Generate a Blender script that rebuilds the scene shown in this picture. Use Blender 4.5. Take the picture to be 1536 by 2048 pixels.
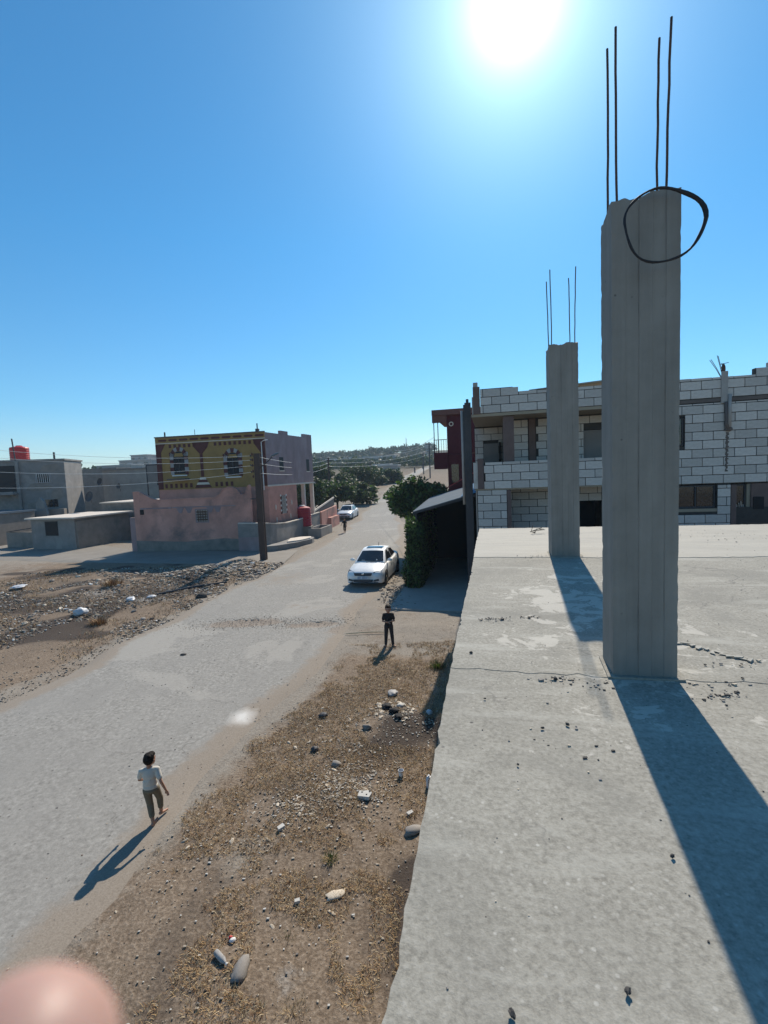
import bpy, bmesh, math, random
import numpy as np
from mathutils import Vector, Matrix, noise
R = math.radians
rnd = random.Random(7)
for o in list(bpy.data.objects):
    bpy.data.objects.remove(o)
S = bpy.context.scene
COL = S.collection

# ------------------------------------------------------------------ camera
EYE = 5.2                                   # eye height above the street
FPX, PITCH, ROLL = 950.0, R(4.7), R(2.45)
fw = Vector((0, math.cos(PITCH), -math.sin(PITCH)))
up0 = Vector((0, math.sin(PITCH), math.cos(PITCH)))
rt0 = Vector((1, 0, 0))
rt = rt0 * math.cos(ROLL) - up0 * math.sin(ROLL)
up = up0 * math.cos(ROLL) + rt0 * math.sin(ROLL)
CAM = Vector((0, 0, EYE))
cd = bpy.data.cameras.new('camera')
cam = bpy.data.objects.new('camera', cd)
COL.objects.link(cam)
cam.matrix_world = Matrix(((rt.x, up.x, -fw.x, 0), (rt.y, up.y, -fw.y, 0), (rt.z, up.z, -fw.z, EYE), (0, 0, 0, 1)))
cd.sensor_fit = 'VERTICAL'
cd.sensor_height = 24.0
cd.lens = 24.0 * FPX / 2048.0
cd.clip_start = 0.004
cd.clip_end = 20000
cd.dof.use_dof = True
cd.dof.focus_distance = 9.0
cd.dof.aperture_fstop = cd.lens / 1000 / 0.0022
S.camera = cam

# ------------------------------------------------------------------ sky and sun
SUN_AZ, SUN_EL = R(16.5), R(40.7)
SUN = Vector((math.sin(SUN_AZ) * math.cos(SUN_EL), math.cos(SUN_AZ) * math.cos(SUN_EL), math.sin(SUN_EL)))
W = bpy.data.worlds.new('World')
S.world = W
W.use_nodes = True
nt = W.node_tree
for n in list(nt.nodes):
    nt.nodes.remove(n)
out = nt.nodes.new('ShaderNodeOutputWorld')
sky = nt.nodes.new('ShaderNodeTexSky')
sky.sky_type = 'NISHITA'
sky.sun_disc = False
sky.sun_elevation = SUN_EL
sky.sun_rotation = SUN_AZ
sky.altitude = 400
sky.air_density = 1.0
sky.dust_density = 0.15
sky.ozone_density = 4.0
bg = nt.nodes.new('ShaderNodeBackground')
bg.inputs['Strength'].default_value = 0.108
tint = nt.nodes.new('ShaderNodeMix'); tint.data_type = 'RGBA'; tint.blend_type = 'MULTIPLY'
tint.inputs[0].default_value = 1.0
sepz = nt.nodes.new('ShaderNodeSeparateXYZ')
tcs = nt.nodes.new('ShaderNodeTexCoord'); nt.links.new(tcs.outputs['Generated'], sepz.inputs[0])
hr_ = nt.nodes.new('ShaderNodeValToRGB')
hr_.color_ramp.elements[0].position = 0.0; hr_.color_ramp.elements[0].color = (0.92, 0.92, 0.90, 1)
hr_.color_ramp.elements[1].position = 0.42; hr_.color_ramp.elements[1].color = (0.42, 0.99, 1.13, 1)
e_ = hr_.color_ramp.elements.new(0.14); e_.color = (0.56, 0.93, 1.0, 1)
nt.links.new(sepz.outputs['Z'], hr_.inputs[0]); nt.links.new(hr_.outputs[0], tint.inputs[7])
nt.links.new(sky.outputs[0], tint.inputs[6])
nt.links.new(tint.outputs[2], bg.inputs['Color'])
# glow painted into the sky round the sun in place of lens glare (the sun stands just inside the picture's top edge)
tc = nt.nodes.new('ShaderNodeTexCoord')
dotn = nt.nodes.new('ShaderNodeVectorMath'); dotn.operation = 'DOT_PRODUCT'
dotn.inputs[1].default_value = SUN
nt.links.new(tc.outputs['Generated'], dotn.inputs[0])
def wmath(op, a, b=None):
    m = nt.nodes.new('ShaderNodeMath'); m.operation = op
    for i, s in enumerate((a, b)):
        if s is None: continue
        if isinstance(s, (int, float)): m.inputs[i].default_value = s
        else: nt.links.new(s, m.inputs[i])
    return m.outputs[0]
mx = wmath('MAXIMUM', dotn.outputs['Value'], 0.0)
glow = wmath('ADD', wmath('MULTIPLY', wmath('POWER', mx, 700.0), 1.1), wmath('ADD', wmath('MULTIPLY', wmath('POWER', mx, 150.0), 0.32), wmath('ADD', wmath('MULTIPLY', wmath('POWER', mx, 44.0), 0.26), wmath('MULTIPLY', wmath('POWER', mx, 12.0), 0.06))))
bg2 = nt.nodes.new('ShaderNodeBackground')
bg2.inputs['Color'].default_value = (0.86, 1.0, 1.0, 1)
nt.links.new(glow, bg2.inputs['Strength'])
add = nt.nodes.new('ShaderNodeAddShader')
nt.links.new(bg.outputs[0], add.inputs[0]); nt.links.new(bg2.outputs[0], add.inputs[1])
nt.links.new(add.outputs[0], out.inputs['Surface'])

ld = bpy.data.lights.new('sun', 'SUN')
ld.energy = 4.7
ld.angle = R(0.55)
ld.color = (1.0, 0.905, 0.77)
lo = bpy.data.objects.new('sun', ld)
COL.objects.link(lo)
lo.rotation_euler = SUN.to_track_quat('Z', 'Y').to_euler()
S.view_settings.view_transform = 'Standard'
S.view_settings.look = 'None'
S.view_settings.exposure = 0.28
S.view_settings.gamma = 1.0
S.view_settings.use_curve_mapping = False
S.render.engine = 'CYCLES'
S.cycles.max_bounces = 8
S.cycles.use_denoising = True

# ------------------------------------------------------------------ helpers
def ray(px, py):
    d = fw * FPX + rt * (px - 768) - up * (py - 1024)
    return d.normalized()
def G(px, py, z=0.0):
    d = ray(px, py)
    return CAM + d * ((z - EYE) / d.z)
def D(px, py, Y):
    d = ray(px, py)
    return CAM + d * (Y / d.y)
def project(p):
    v = Vector(p) - CAM
    c = v.dot(fw)
    if c < 0.01: return None
    return 768 + FPX * v.dot(rt) / c, 1024 - FPX * v.dot(up) / c

RA = R(12.9)
def RF(u, v, z=0.0):                        # frame of the street: u across, v along
    return Vector((u * math.cos(RA) + v * math.sin(RA), -u * math.sin(RA) + v * math.cos(RA), z))

class MB:
    def __init__(s):
        s.v = []; s.f = []; s.m = []
    def add(s, vs, fs, m=0):
        b = len(s.v)
        s.v.extend([tuple(p) for p in vs])
        s.f.extend([tuple(b + i for i in f) for f in fs])
        s.m.extend([m] * len(fs))
    def box(s, lo, hi, m=0):
        x0, y0, z0 = lo; x1, y1, z1 = hi
        s.add([(x0,y0,z0),(x1,y0,z0),(x1,y1,z0),(x0,y1,z0),(x0,y0,z1),(x1,y0,z1),(x1,y1,z1),(x0,y1,z1)],
              [(0,3,2,1),(4,5,6,7),(0,1,5,4),(1,2,6,5),(2,3,7,6),(3,0,4,7)], m)
    def prism(s, pts, off, m=0):            # planar loop pts (3d) extruded by off
        off = Vector(off); n = len(pts)
        p = [Vector(q) for q in pts]
        nn = Vector((0,0,0))
        for i in range(n):
            nn += p[i].cross(p[(i+1) % n])
        if nn.dot(off) > 0: p.reverse()
        vs = p + [q + off for q in p]
        fs = [tuple(range(n)), tuple(reversed(range(n, 2*n)))]
        fs = [fs[0], fs[1]] + [((i+1) % n, i, i+n, (i+1) % n + n) for i in range(n)]
        s.add(vs, fs, m)
    def tube(s, pts, rad, n=8, m=0, cap=True):
        pts = [Vector(p) for p in pts]
        if not isinstance(rad, (list, tuple)): rad = [rad] * len(pts)
        vs = []; fs = []
        ref = None
        for i, p in enumerate(pts):
            t = (pts[min(i+1, len(pts)-1)] - pts[max(i-1, 0)])
            t = t.normalized() if t.length > 1e-9 else Vector((0,0,1))
            if ref is None:
                ref = Vector((1,0,0)) if abs(t.x) < 0.8 else Vector((0,1,0))
            a = (ref - t * ref.dot(t)).normalized(); b = t.cross(a); ref = a
            for k in range(n):
                an = 2 * math.pi * k / n
                vs.append(p + (a * math.cos(an) + b * math.sin(an)) * rad[i])
        for i in range(len(pts) - 1):
            for k in range(n):
                fs.append((i*n+k, i*n+(k+1) % n, (i+1)*n+(k+1) % n, (i+1)*n+k))
        if cap:
            fs.append(tuple(reversed(range(n)))); fs.append(tuple(range((len(pts)-1)*n, len(pts)*n)))
        s.add(vs, fs, m)
    def lathe(s, prof, n=20, c=(0,0,0), m=0, cap=True):
        vs = []; fs = []
        for r_, z in prof:
            for k in range(n):
                a = 2*math.pi*k/n
                vs.append((c[0] + r_*math.cos(a), c[1] + r_*math.sin(a), c[2] + z))
        L = len(prof)
        for i in range(L-1):
            for k in range(n):
                fs.append((i*n+k, i*n+(k+1) % n, (i+1)*n+(k+1) % n, (i+1)*n+k))
        if cap:
            fs.append(tuple(reversed(range(n)))); fs.append(tuple(range((L-1)*n, L*n)))
        s.add(vs, fs, m)
    def ell(s, c, r, rot=None, n=14, k=9, m=0):
        c = Vector(c); vs = []; fs = []
        for i in range(1, k):
            th = math.pi * i / k
            for j in range(n):
                ph = 2*math.pi*j/n
                q = Vector((r[0]*math.sin(th)*math.cos(ph), r[1]*math.sin(th)*math.sin(ph), r[2]*math.cos(th)))
                vs.append(c + (rot @ q if rot else q))
        q = Vector((0,0,r[2])); vs.append(c + (rot @ q if rot else q)); vs.append(c - (rot @ q if rot else q))
        t = len(vs)-2
        for i in range(k-2):
            for j in range(n):
                fs.append((i*n+j, (i+1)*n+j, (i+1)*n+(j+1) % n, i*n+(j+1) % n))
        for j in range(n):
            fs.append((t, j, (j+1) % n)); fs.append((t+1, (k-2)*n+(j+1) % n, (k-2)*n+j))
        s.add(vs, fs, m)
    def cap(s, a, b, ra, rb, n=12, m=0):    # tapered capsule
        a = Vector(a); b = Vector(b); t = (b-a).normalized()
        pts = []; rs = []
        for i in range(4):
            an = math.pi/2 * i/4
            pts.append(a - t*ra*math.cos(an)); rs.append(max(ra*math.sin(an), ra*0.05))
        pts += [a, b]; rs += [ra, rb]
        for i in range(1, 5):
            an = math.pi/2 * i/4
            pts.append(b + t*rb*math.sin(an)); rs.append(max(rb*math.cos(an), rb*0.05))
        s.tube(pts, rs, n, m)
    def build(s, name, mats, parent=None, smooth=False, loc=None, rz=0):
        me = bpy.data.meshes.new(name)
        me.from_pydata(s.v, [], s.f)
        if not isinstance(mats, (list, tuple)): mats = [mats]
        for mt in mats: me.materials.append(mt)
        if len(mats) > 1: me.polygons.foreach_set('material_index', s.m)
        if smooth: me.polygons.foreach_set('use_smooth', [True]*len(me.polygons))
        me.update()
        o = bpy.data.objects.new(name, me)
        COL.objects.link(o)
        if parent: o.parent = parent
        if loc is not None: o.location = loc
        o.rotation_euler.z = rz
        return o

def tag(o, label=None, cat=None, group=None, kind=None):
    if label: o['label'] = label
    if cat: o['category'] = cat
    if group: o['group'] = group
    if kind: o['kind'] = kind
    return o
def thing(name, label, cat, loc=(0,0,0), rz=0, group=None):
    o = bpy.data.objects.new(name, None)
    COL.objects.link(o)
    o.location = loc; o.rotation_euler.z = rz
    o.empty_display_size = 0.2
    return tag(o, label, cat, group)
def inst(me, name, parent=None, loc=(0,0,0), rot=(0,0,0), sc=(1,1,1)):
    o = bpy.data.objects.new(name, me)
    COL.objects.link(o)
    if parent: o.parent = parent
    o.location = loc; o.rotation_euler = rot; o.scale = sc
    return o
def copy_tree(o, parent=None):
    kids = list(o.children)
    c = o.copy(); COL.objects.link(c)
    if parent: c.parent = parent
    for k in kids: copy_tree(k, c)
    return c

# ------------------------------------------------------------------ materials
def srgb(r, g, b):
    f = lambda c: (c/255/12.92) if c/255 <= 0.04045 else ((c/255+0.055)/1.055)**2.4
    return (f(r), f(g), f(b))
class NT:
    def __init__(s, name):
        s.m = bpy.data.materials.new(name); s.m.use_nodes = True
        s.t = s.m.node_tree
        s.bsdf = s.t.nodes['Principled BSDF']
        s.tc = s.t.nodes.new('ShaderNodeTexCoord')
    def n(s, typ, **kw):
        x = s.t.nodes.new(typ)
        for k, v in kw.items(): setattr(x, k, v)
        return x
    def l(s, a, b): s.t.links.new(a, b)
    def noise(s, scale, detail=6, rough=0.6, stretch=None, dist=0.0, src='Object'):
        x = s.n('ShaderNodeTexNoise')
        x.inputs['Scale'].default_value = scale
        x.inputs['Detail'].default_value = detail
        x.inputs['Roughness'].default_value = rough
        x.inputs['Distortion'].default_value = dist
        v = s.tc.outputs[src]
        if stretch:
            mp = s.n('ShaderNodeMapping'); mp.inputs['Scale'].default_value = stretch
            s.l(v, mp.inputs['Vector']); v = mp.outputs[0]
        s.l(v, x.inputs['Vector'])
        return x.outputs['Fac']
    def ramp(s, fac, stops, interp='LINEAR'):
        x = s.n('ShaderNodeValToRGB'); x.color_ramp.interpolation = interp
        e = x.color_ramp.elements
        while len(e) < len(stops): e.new(0.5)
        for i, (p, c) in enumerate(stops):
            e[i].position = p
            e[i].color = (c[0], c[1], c[2], 1) if not isinstance(c, (int, float)) else (c, c, c, 1)
        s.l(fac, x.inputs[0])
        return x.outputs[0]
    def mix(s, fac, a, b, blend='MIX'):
        x = s.n('ShaderNodeMix', data_type='RGBA', blend_type=blend)
        for sock, v in ((x.inputs[0], fac), (x.inputs[6], a), (x.inputs[7], b)):
            if isinstance(v, (int, float)): sock.default_value = v
            elif isinstance(v, tuple): sock.default_value = (v[0], v[1], v[2], 1)
            else: s.l(v, sock)
        return x.outputs[2]
    def math(s, op, a, b=0.0, c=None):
        x = s.n('ShaderNodeMath', operation=op)
        for i, v in enumerate((a, b, c)):
            if v is None: continue
            if isinstance(v, (int, float)): x.inputs[i].default_value = v
            else: s.l(v, x.inputs[i])
        return x.outputs[0]
    def attr(s, name):
        x = s.n('ShaderNodeAttribute', attribute_name=name)
        return x.outputs['Fac']
    def spot(s, c, r, soft=0.5, stretch=(1,1,1), jag=None):   # 1 inside a stain with a shape of its own
        mp = s.n('ShaderNodeMapping', vector_type='POINT')
        mp.inputs['Location'].default_value = (-c[0]*stretch[0], -c[1]*stretch[1], -c[2]*stretch[2])
        mp.inputs['Scale'].default_value = stretch
        s.l(s.tc.outputs['Object'], mp.inputs[0])
        ln = s.n('ShaderNodeVectorMath', operation='LENGTH'); s.l(mp.outputs[0], ln.inputs[0])
        d = ln.outputs['Value']
        if jag is not None: d = s.math('ADD', d, s.math('MULTIPLY', s.math('SUBTRACT', jag, 0.5), r*1.6))
        x = s.n('ShaderNodeMapRange'); s.l(d, x.inputs[0])
        x.inputs[1].default_value = r*(1-soft); x.inputs[2].default_value = r*(1+soft)
        x.inputs[3].default_value = 1; x.inputs[4].default_value = 0
        return x.outputs[0]
    def bump(s, h, strength=0.3, dist=0.01, prev=None):
        x = s.n('ShaderNodeBump'); x.inputs['Strength'].default_value = strength
        x.inputs['Distance'].default_value = dist
        s.l(h, x.inputs['Height'])
        if prev is not None: s.l(prev, x.inputs['Normal'])
        return x.outputs[0]
    def fin(s, col, rough=0.9, normal=None, spec=0.3, metal=0.0):
        b = s.bsdf
        if isinstance(col, tuple): b.inputs['Base Color'].default_value = (col[0], col[1], col[2], 1)
        else: s.l(col, b.inputs['Base Color'])
        if isinstance(rough, (int, float)): b.inputs['Roughness'].default_value = rough
        else: s.l(rough, b.inputs['Roughness'])
        b.inputs['Specular IOR Level'].default_value = spec
        b.inputs['Metallic'].default_value = metal
        if normal is not None: s.l(normal, b.inputs['Normal'])
        return s.m
def sc(c, k): return (c[0]*k, c[1]*k, c[2]*k)
def plain(name, c, rough=0.8, var=0.18, scale=4.0, bump=0.15, fine=60.0, spec=0.3, metal=0.0, dirt=None, dirt_amt=0.35, stretch=None, orand=0.0):
    t = NT(name)
    a = t.noise(scale, 7, 0.62, stretch=stretch)
    b = t.noise(fine, 3, 0.6)
    col = t.ramp(a, [(0.28, sc(c, 1-var)), (0.72, sc(c, 1+var))])
    col = t.mix(0.35, col, t.ramp(b, [(0.3, sc(c, 1-var*1.2)), (0.7, sc(c, 1+var*1.2))]))
    if dirt:
        d = t.ramp(t.noise(scale*0.6, 9, 0.7, stretch=stretch, dist=0.4), [(0.5, 0.0), (0.72, dirt_amt)])
        col = t.mix(d, col, dirt)
    if orand:
        oi = t.n('ShaderNodeObjectInfo')
        mr = t.n('ShaderNodeMapRange'); t.l(oi.outputs['Random'], mr.inputs[0])
        mr.inputs[3].default_value = 1-orand; mr.inputs[4].default_value = 1+orand
        hs = t.n('ShaderNodeHueSaturation'); t.l(mr.outputs[0], hs.inputs['Value']); t.l(col, hs.inputs['Color'])
        col = hs.outputs[0]
    nb = t.bump(b, bump, 0.004) if bump else None
    return t.fin(col, rough, nb, spec, metal)

M = {}
M['grey_wall'] = plain('grey_cement_render', (0.215, 0.205, 0.195), var=0.28, scale=1.0, dirt=(0.36, 0.335, 0.305), dirt_amt=0.7)
M['block_wall'] = plain('weathered_block_wall', (0.225, 0.20, 0.175), var=0.3, scale=1.5, dirt=(0.09, 0.085, 0.08), dirt_amt=0.6)
M['beige_wall'] = plain('beige_wall', (0.33, 0.295, 0.26), var=0.25, scale=0.9, dirt=(0.22, 0.2, 0.18), dirt_amt=0.6)
M['pink'] = plain('pink_plaster', (0.55, 0.275, 0.215), var=0.36, scale=0.7, dirt=(0.17, 0.125, 0.115), dirt_amt=1.0)
M['yellow'] = plain('ochre_paint', (0.30, 0.19, 0.068), var=0.24, scale=1.4, dirt=(0.16, 0.115, 0.055), dirt_amt=0.5)
M['maroon'] = plain('maroon_paint', (0.10, 0.034, 0.032), var=0.25, scale=3)
M['cream'] = plain('cream_paint', (0.62, 0.55, 0.47), var=0.15, scale=3)
M['lilac_wall'] = plain('bare_lilac_grey_render', (0.30, 0.215, 0.215), var=0.28, scale=1.3, dirt=(0.42, 0.34, 0.33), dirt_amt=0.7, stretch=(1, 1, 0.5))
M['brown_column'] = plain('brown_rendered_column', (0.135, 0.095, 0.085), var=0.2, scale=4)
M['red_wall'] = plain('dark_red_wall', (0.075, 0.010, 0.016), var=0.2, scale=1.5)
M['red_slab'] = plain('red_brown_roof_edge', (0.14, 0.06, 0.05), var=0.15, scale=2)
M['dark'] = plain('dark_interior', (0.012, 0.012, 0.014), var=0.2, scale=3, bump=0)  # near-black: shade of interiors and openings put into the colour, also char
M['mortar'] = plain('dark_mortar', (0.05, 0.047, 0.044), var=0.25, scale=8)
M['stone'] = plain('white_limestone_block', (0.51, 0.48, 0.445), var=0.16, scale=3, fine=45, bump=0.4, dirt=(0.36, 0.32, 0.275), dirt_amt=0.8, orand=0.13)
M['band'] = plain('brown_cement_band', (0.12, 0.10, 0.09), var=0.2, scale=3)
M['ceil'] = plain('cast_concrete_soffit', (0.30, 0.255, 0.19), var=0.12, scale=2)
M['rust'] = plain('rusty_steel', (0.085, 0.05, 0.038), var=0.35, scale=18, rough=0.85)
M['pole'] = plain('rusty_brown_pole', (0.075, 0.05, 0.042), var=0.3, scale=3, stretch=(1, 1, 0.3))
M['black_rubber'] = plain('black_rubber', (0.022, 0.021, 0.024), var=0.3, scale=12, rough=0.6)
M['pipe'] = plain('grey_plastic_pipe', (0.33, 0.31, 0.29), var=0.15, scale=6, rough=0.6)
M['tin'] = plain('galvanised_sheet', (0.13, 0.165, 0.195), var=0.15, scale=2.0, rough=0.85, spec=0.1, dirt=(0.3, 0.27, 0.24), dirt_amt=0.3)
M['blue_tin'] = plain('blue_roof_sheet', (0.09, 0.19, 0.31), var=0.12, scale=2.0, rough=0.85, spec=0.1)
M['red_tin'] = plain('faded_red_sheet', (0.42, 0.07, 0.07), var=0.15, scale=2.0, rough=0.6)
M['tank_red'] = plain('red_plastic_tank', (0.55, 0.028, 0.03), var=0.12, scale=3, rough=0.45, spec=0.4)
M['tank_dark'] = plain('wine_red_plastic', (0.30, 0.02, 0.04), var=0.15, scale=3, rough=0.5)
M['alu'] = plain('aluminium_wire', (0.7, 0.7, 0.68), var=0.1, scale=3, rough=0.45, bump=0)  # pale colour stands in for the sun's glint on the wires
M['white_paint'] = plain('white_paint', (0.72, 0.71, 0.68), var=0.08, scale=4, rough=0.6)
M['pale_stone'] = plain('pale_stone', (0.46, 0.395, 0.31), var=0.28, scale=9, orand=0.35)
M['grey_stone'] = plain('grey_stone', (0.24, 0.22, 0.20), var=0.25, scale=9, orand=0.2)
M['brown_stone'] = plain('brown_stone', (0.17, 0.12, 0.085), var=0.25, scale=9, orand=0.2)
M['dark_stone'] = plain('dark_stone', (0.05, 0.047, 0.045), var=0.3, scale=9)
M['bag'] = plain('white_plastic_bag', (0.50, 0.51, 0.53), var=0.15, scale=8, rough=0.45, spec=0.5)
M['cloth_white'] = plain('white_cotton', (0.55, 0.515, 0.45), var=0.10, scale=14, fine=120)
M['cloth_khaki'] = plain('khaki_cotton', (0.16, 0.135, 0.095), var=0.12, scale=14, fine=120)
M['cloth_black'] = plain('black_cotton', (0.012, 0.012, 0.014), var=0.2, scale=14)
M['cloth_charcoal'] = plain('charcoal_cotton', (0.022, 0.022, 0.026), var=0.2, scale=14)
M['hair'] = plain('dark_hair', (0.012, 0.009, 0.007), var=0.4, scale=30, rough=0.75, spec=0.15)
M['eye'] = plain('dark_eye', (0.01, 0.008, 0.008), rough=0.2, bump=0)
M['rail'] = plain('dark_metal', (0.05, 0.05, 0.055), var=0.2, scale=6, rough=0.6)
M['glass'] = plain('dark_window_glass', (0.014, 0.017, 0.02), var=0.1, rough=0.12, bump=0, spec=0.6)
M['panel'] = plain('grey_door_panel', (0.20, 0.19, 0.18), var=0.12, scale=2)
M['wood'] = plain('weathered_wood', (0.23, 0.17, 0.12), var=0.25, scale=6)
M['straw'] = plain('dry_straw', (0.42, 0.285, 0.14), var=0.35, scale=3, bump=0)
M['straw2'] = plain('bleached_straw', (0.52, 0.42, 0.27), var=0.25, scale=3, bump=0)
M['straw3'] = plain('brown_dead_grass', (0.20, 0.108, 0.05), var=0.3, scale=3, bump=0)
M['weed'] = plain('green_weed', (0.06, 0.085, 0.025), var=0.3, scale=9, bump=0)
M['leaf_a'] = plain('dark_green_leaf', (0.028, 0.05, 0.017), var=0.3, scale=3, rough=0.55, bump=0, spec=0.4)
M['leaf_b'] = plain('mid_green_leaf', (0.075, 0.13, 0.034), var=0.35, scale=3, rough=0.55, bump=0, spec=0.4)
M['leaf_c'] = plain('grey_green_leaf', (0.062, 0.078, 0.042), var=0.3, scale=3, rough=0.6, bump=0, spec=0.3)
for k_ in ('leaf_a', 'leaf_b', 'leaf_c', 'weed'):
    nt_ = M[k_].node_tree
    o_ = [n for n in nt_.nodes if n.type == 'OUTPUT_MATERIAL'][0]
    p_ = nt_.nodes['Principled BSDF']
    tr_ = nt_.nodes.new('ShaderNodeBsdfTranslucent')
    src = p_.inputs['Base Color'].links[0].from_socket
    gm_ = nt_.nodes.new('ShaderNodeMix'); gm_.data_type = 'RGBA'; gm_.blend_type = 'MULTIPLY'; gm_.inputs[0].default_value = 1.0
    gm_.inputs[7].default_value = (1.5, 1.7, 0.8, 1)
    nt_.links.new(src, gm_.inputs[6]); nt_.links.new(gm_.outputs[2], tr_.inputs['Color'])
    ms_ = nt_.nodes.new('ShaderNodeMixShader'); ms_.inputs[0].default_value = 0.3
    nt_.links.new(p_.outputs[0], ms_.inputs[1]); nt_.links.new(tr_.outputs[0], ms_.inputs[2]); nt_.links.new(ms_.outputs[0], o_.inputs['Surface'])
M['bark'] = plain('bark', (0.09, 0.07, 0.055), var=0.3, scale=12)
M['far_wall'] = plain('far_wall', (0.34, 0.31, 0.28), var=0.12, scale=0.5, bump=0)
M['far_white'] = plain('far_pale_wall', (0.46, 0.43, 0.40), var=0.1, scale=0.5, bump=0)
M['quoin_white'] = plain('greyed_white_paint', (0.30, 0.29, 0.285), var=0.2, scale=4)
M['chalk'] = plain('dusty_white_stone', (0.50, 0.485, 0.45), var=0.2, scale=14, fine=90)
M['shade_glass'] = plain('dusty_dark_glass', (0.012, 0.013, 0.015), var=0.2, rough=0.55, bump=0, spec=0.25)
M['ash'] = plain('pale_ash', (0.33, 0.32, 0.31), var=0.4, scale=9)

def skin_mat():
    t = NT('skin')
    a = t.noise(25, 4, 0.6)
    col = t.ramp(a, [(0.3, (0.33, 0.17, 0.11)), (0.7, (0.42, 0.225, 0.15))])
    t.bsdf.inputs['Subsurface Weight'].default_value = 0.15
    t.bsdf.inputs['Subsurface Radius'].default_value = (0.01, 0.004, 0.002)
    return t.fin(col, 0.5, None, 0.4)
M['skin'] = skin_mat()
def finger_mat():
    t = NT('fair_skin')
    a = t.noise(160, 4, 0.6)
    col = t.ramp(a, [(0.3, (0.36, 0.215, 0.175)), (0.7, (0.42, 0.26, 0.215))])
    t.bsdf.inputs['Subsurface Weight'].default_value = 0.6
    t.bsdf.inputs['Subsurface Radius'].default_value = (0.012, 0.005, 0.003)
    return t.fin(col, 0.5, None, 0.4)
M['finger'] = finger_mat()

def slab_mat():
    t = NT('roof_concrete')
    big = t.noise(0.55, 6, 0.6)
    mid = t.noise(3.2, 8, 0.68, dist=0.3)
    fine = t.noise(55, 4, 0.65)
    vf = t.noise(160, 2, 0.6)
    col = t.ramp(big, [(0.3, (0.235, 0.218, 0.182)), (0.7, (0.305, 0.287, 0.243))])
    col = t.mix(0.6, col, t.ramp(mid, [(0.25, (0.175, 0.164, 0.14)), (0.5, (0.28, 0.265, 0.225)), (0.8, (0.38, 0.362, 0.312))]))
    col = t.mix(0.5, col, t.ramp(fine, [(0.30, (0.13, 0.122, 0.105)), (0.5, (0.31, 0.294, 0.253)), (0.72, (0.47, 0.45, 0.40))]))
    stn = t.ramp(t.noise(0.9, 9, 0.68, dist=0.8), [(0.36, 0.6), (0.5, 0.0)])
    col = t.mix(stn, col, (0.20, 0.192, 0.168))
    stk = t.ramp(t.noise(1.6, 8, 0.65, stretch=(0.55, 2.6, 1), dist=0.5), [(0.54, 0.0), (0.70, 0.6)])
    col = t.mix(stk, col, (0.44, 0.425, 0.375))
    # limewashed flakes of screed, sharp edged, mostly in the middle bay
    lm = t.noise(3.2, 10, 0.66, dist=0.6)
    far = t.math('MAXIMUM', t.math('MULTIPLY', t.spot((1.05, 4.2, 3.9), 0.85, 0.5, (1, 0.45, 1)), 1.0), t.math('MULTIPLY', t.spot((2.2, 2.9, 3.9), 0.35, 0.6), 0.55))
    lim = t.ramp(t.math('ADD', lm, t.math('MULTIPLY', far, 0.19)), [(0.70, 0.0), (0.72, 0.6)])
    col = t.mix(lim, col, (0.53, 0.50, 0.44))
    # pits
    vor = t.n('ShaderNodeTexVoronoi'); vor.inputs['Scale'].default_value = 9.0
    t.l(t.tc.outputs['Object'], vor.inputs['Vector'])
    pm = t.ramp(t.noise(1.4, 5, 0.6), [(0.5, 0.0), (0.62, 1.0)])
    pits = t.math('MULTIPLY', t.ramp(vor.outputs['Distance'], [(0.05, 1.0), (0.10, 0.0)]), pm)
    col = t.mix(pits, col, (0.09, 0.085, 0.08))
    # hair cracks
    v2 = t.n('ShaderNodeTexVoronoi', feature='DISTANCE_TO_EDGE'); v2.inputs['Scale'].default_value = 0.55
    wob = t.n('ShaderNodeTexNoise'); wob.inputs['Scale'].default_value = 3.0; wob.inputs['Detail'].default_value = 6
    t.l(t.tc.outputs['Object'], wob.inputs['Vector'])
    va = t.n('ShaderNodeVectorMath', operation='MULTIPLY_ADD'); t.l(wob.outputs['Color'], va.inputs[0])
    va.inputs[1].default_value = (0.5, 0.5, 0.5); t.l(t.tc.outputs['Object'], va.inputs[2])
    t.l(va.outputs[0], v2.inputs['Vector'])
    ck = t.math('MULTIPLY', t.ramp(v2.outputs['Distance'], [(0.0, 1.0), (0.0045, 0.0)]), t.ramp(big, [(0.45, 0.0), (0.6, 0.8)]))
    col = t.mix(ck, col, (0.10, 0.095, 0.09))
    wsp = t.n('ShaderNodeTexVoronoi'); wsp.inputs['Scale'].default_value = 22.0
    t.l(t.tc.outputs['Object'], wsp.inputs['Vector'])
    col = t.mix(t.math('MULTIPLY', t.ramp(wsp.outputs['Distance'], [(0.10, 1.0), (0.17, 0.0)]), t.ramp(t.noise(1.1, 6, 0.65), [(0.46, 0.0), (0.6, 0.55)])), col, (0.55, 0.53, 0.48))
    h = t.math('ADD', t.math('MULTIPLY', mid, 0.25), t.math('MULTIPLY', fine, 0.5))
    h = t.math('SUBTRACT', h, t.math('MULTIPLY', pits, 0.5))
    nb = t.bump(h, 0.45, 0.009)
    nb = t.bump(vf, 0.35, 0.003, nb)
    return t.fin(col, 0.88, nb, 0.25)
M['slab'] = slab_mat()
M['screed'] = plain('pale_screed', (0.355, 0.337, 0.292), var=0.14, scale=2.2, fine=50, bump=0.4, dirt=(0.27, 0.26, 0.24), dirt_amt=0.7, stretch=(0.6, 2.5, 1))

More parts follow.
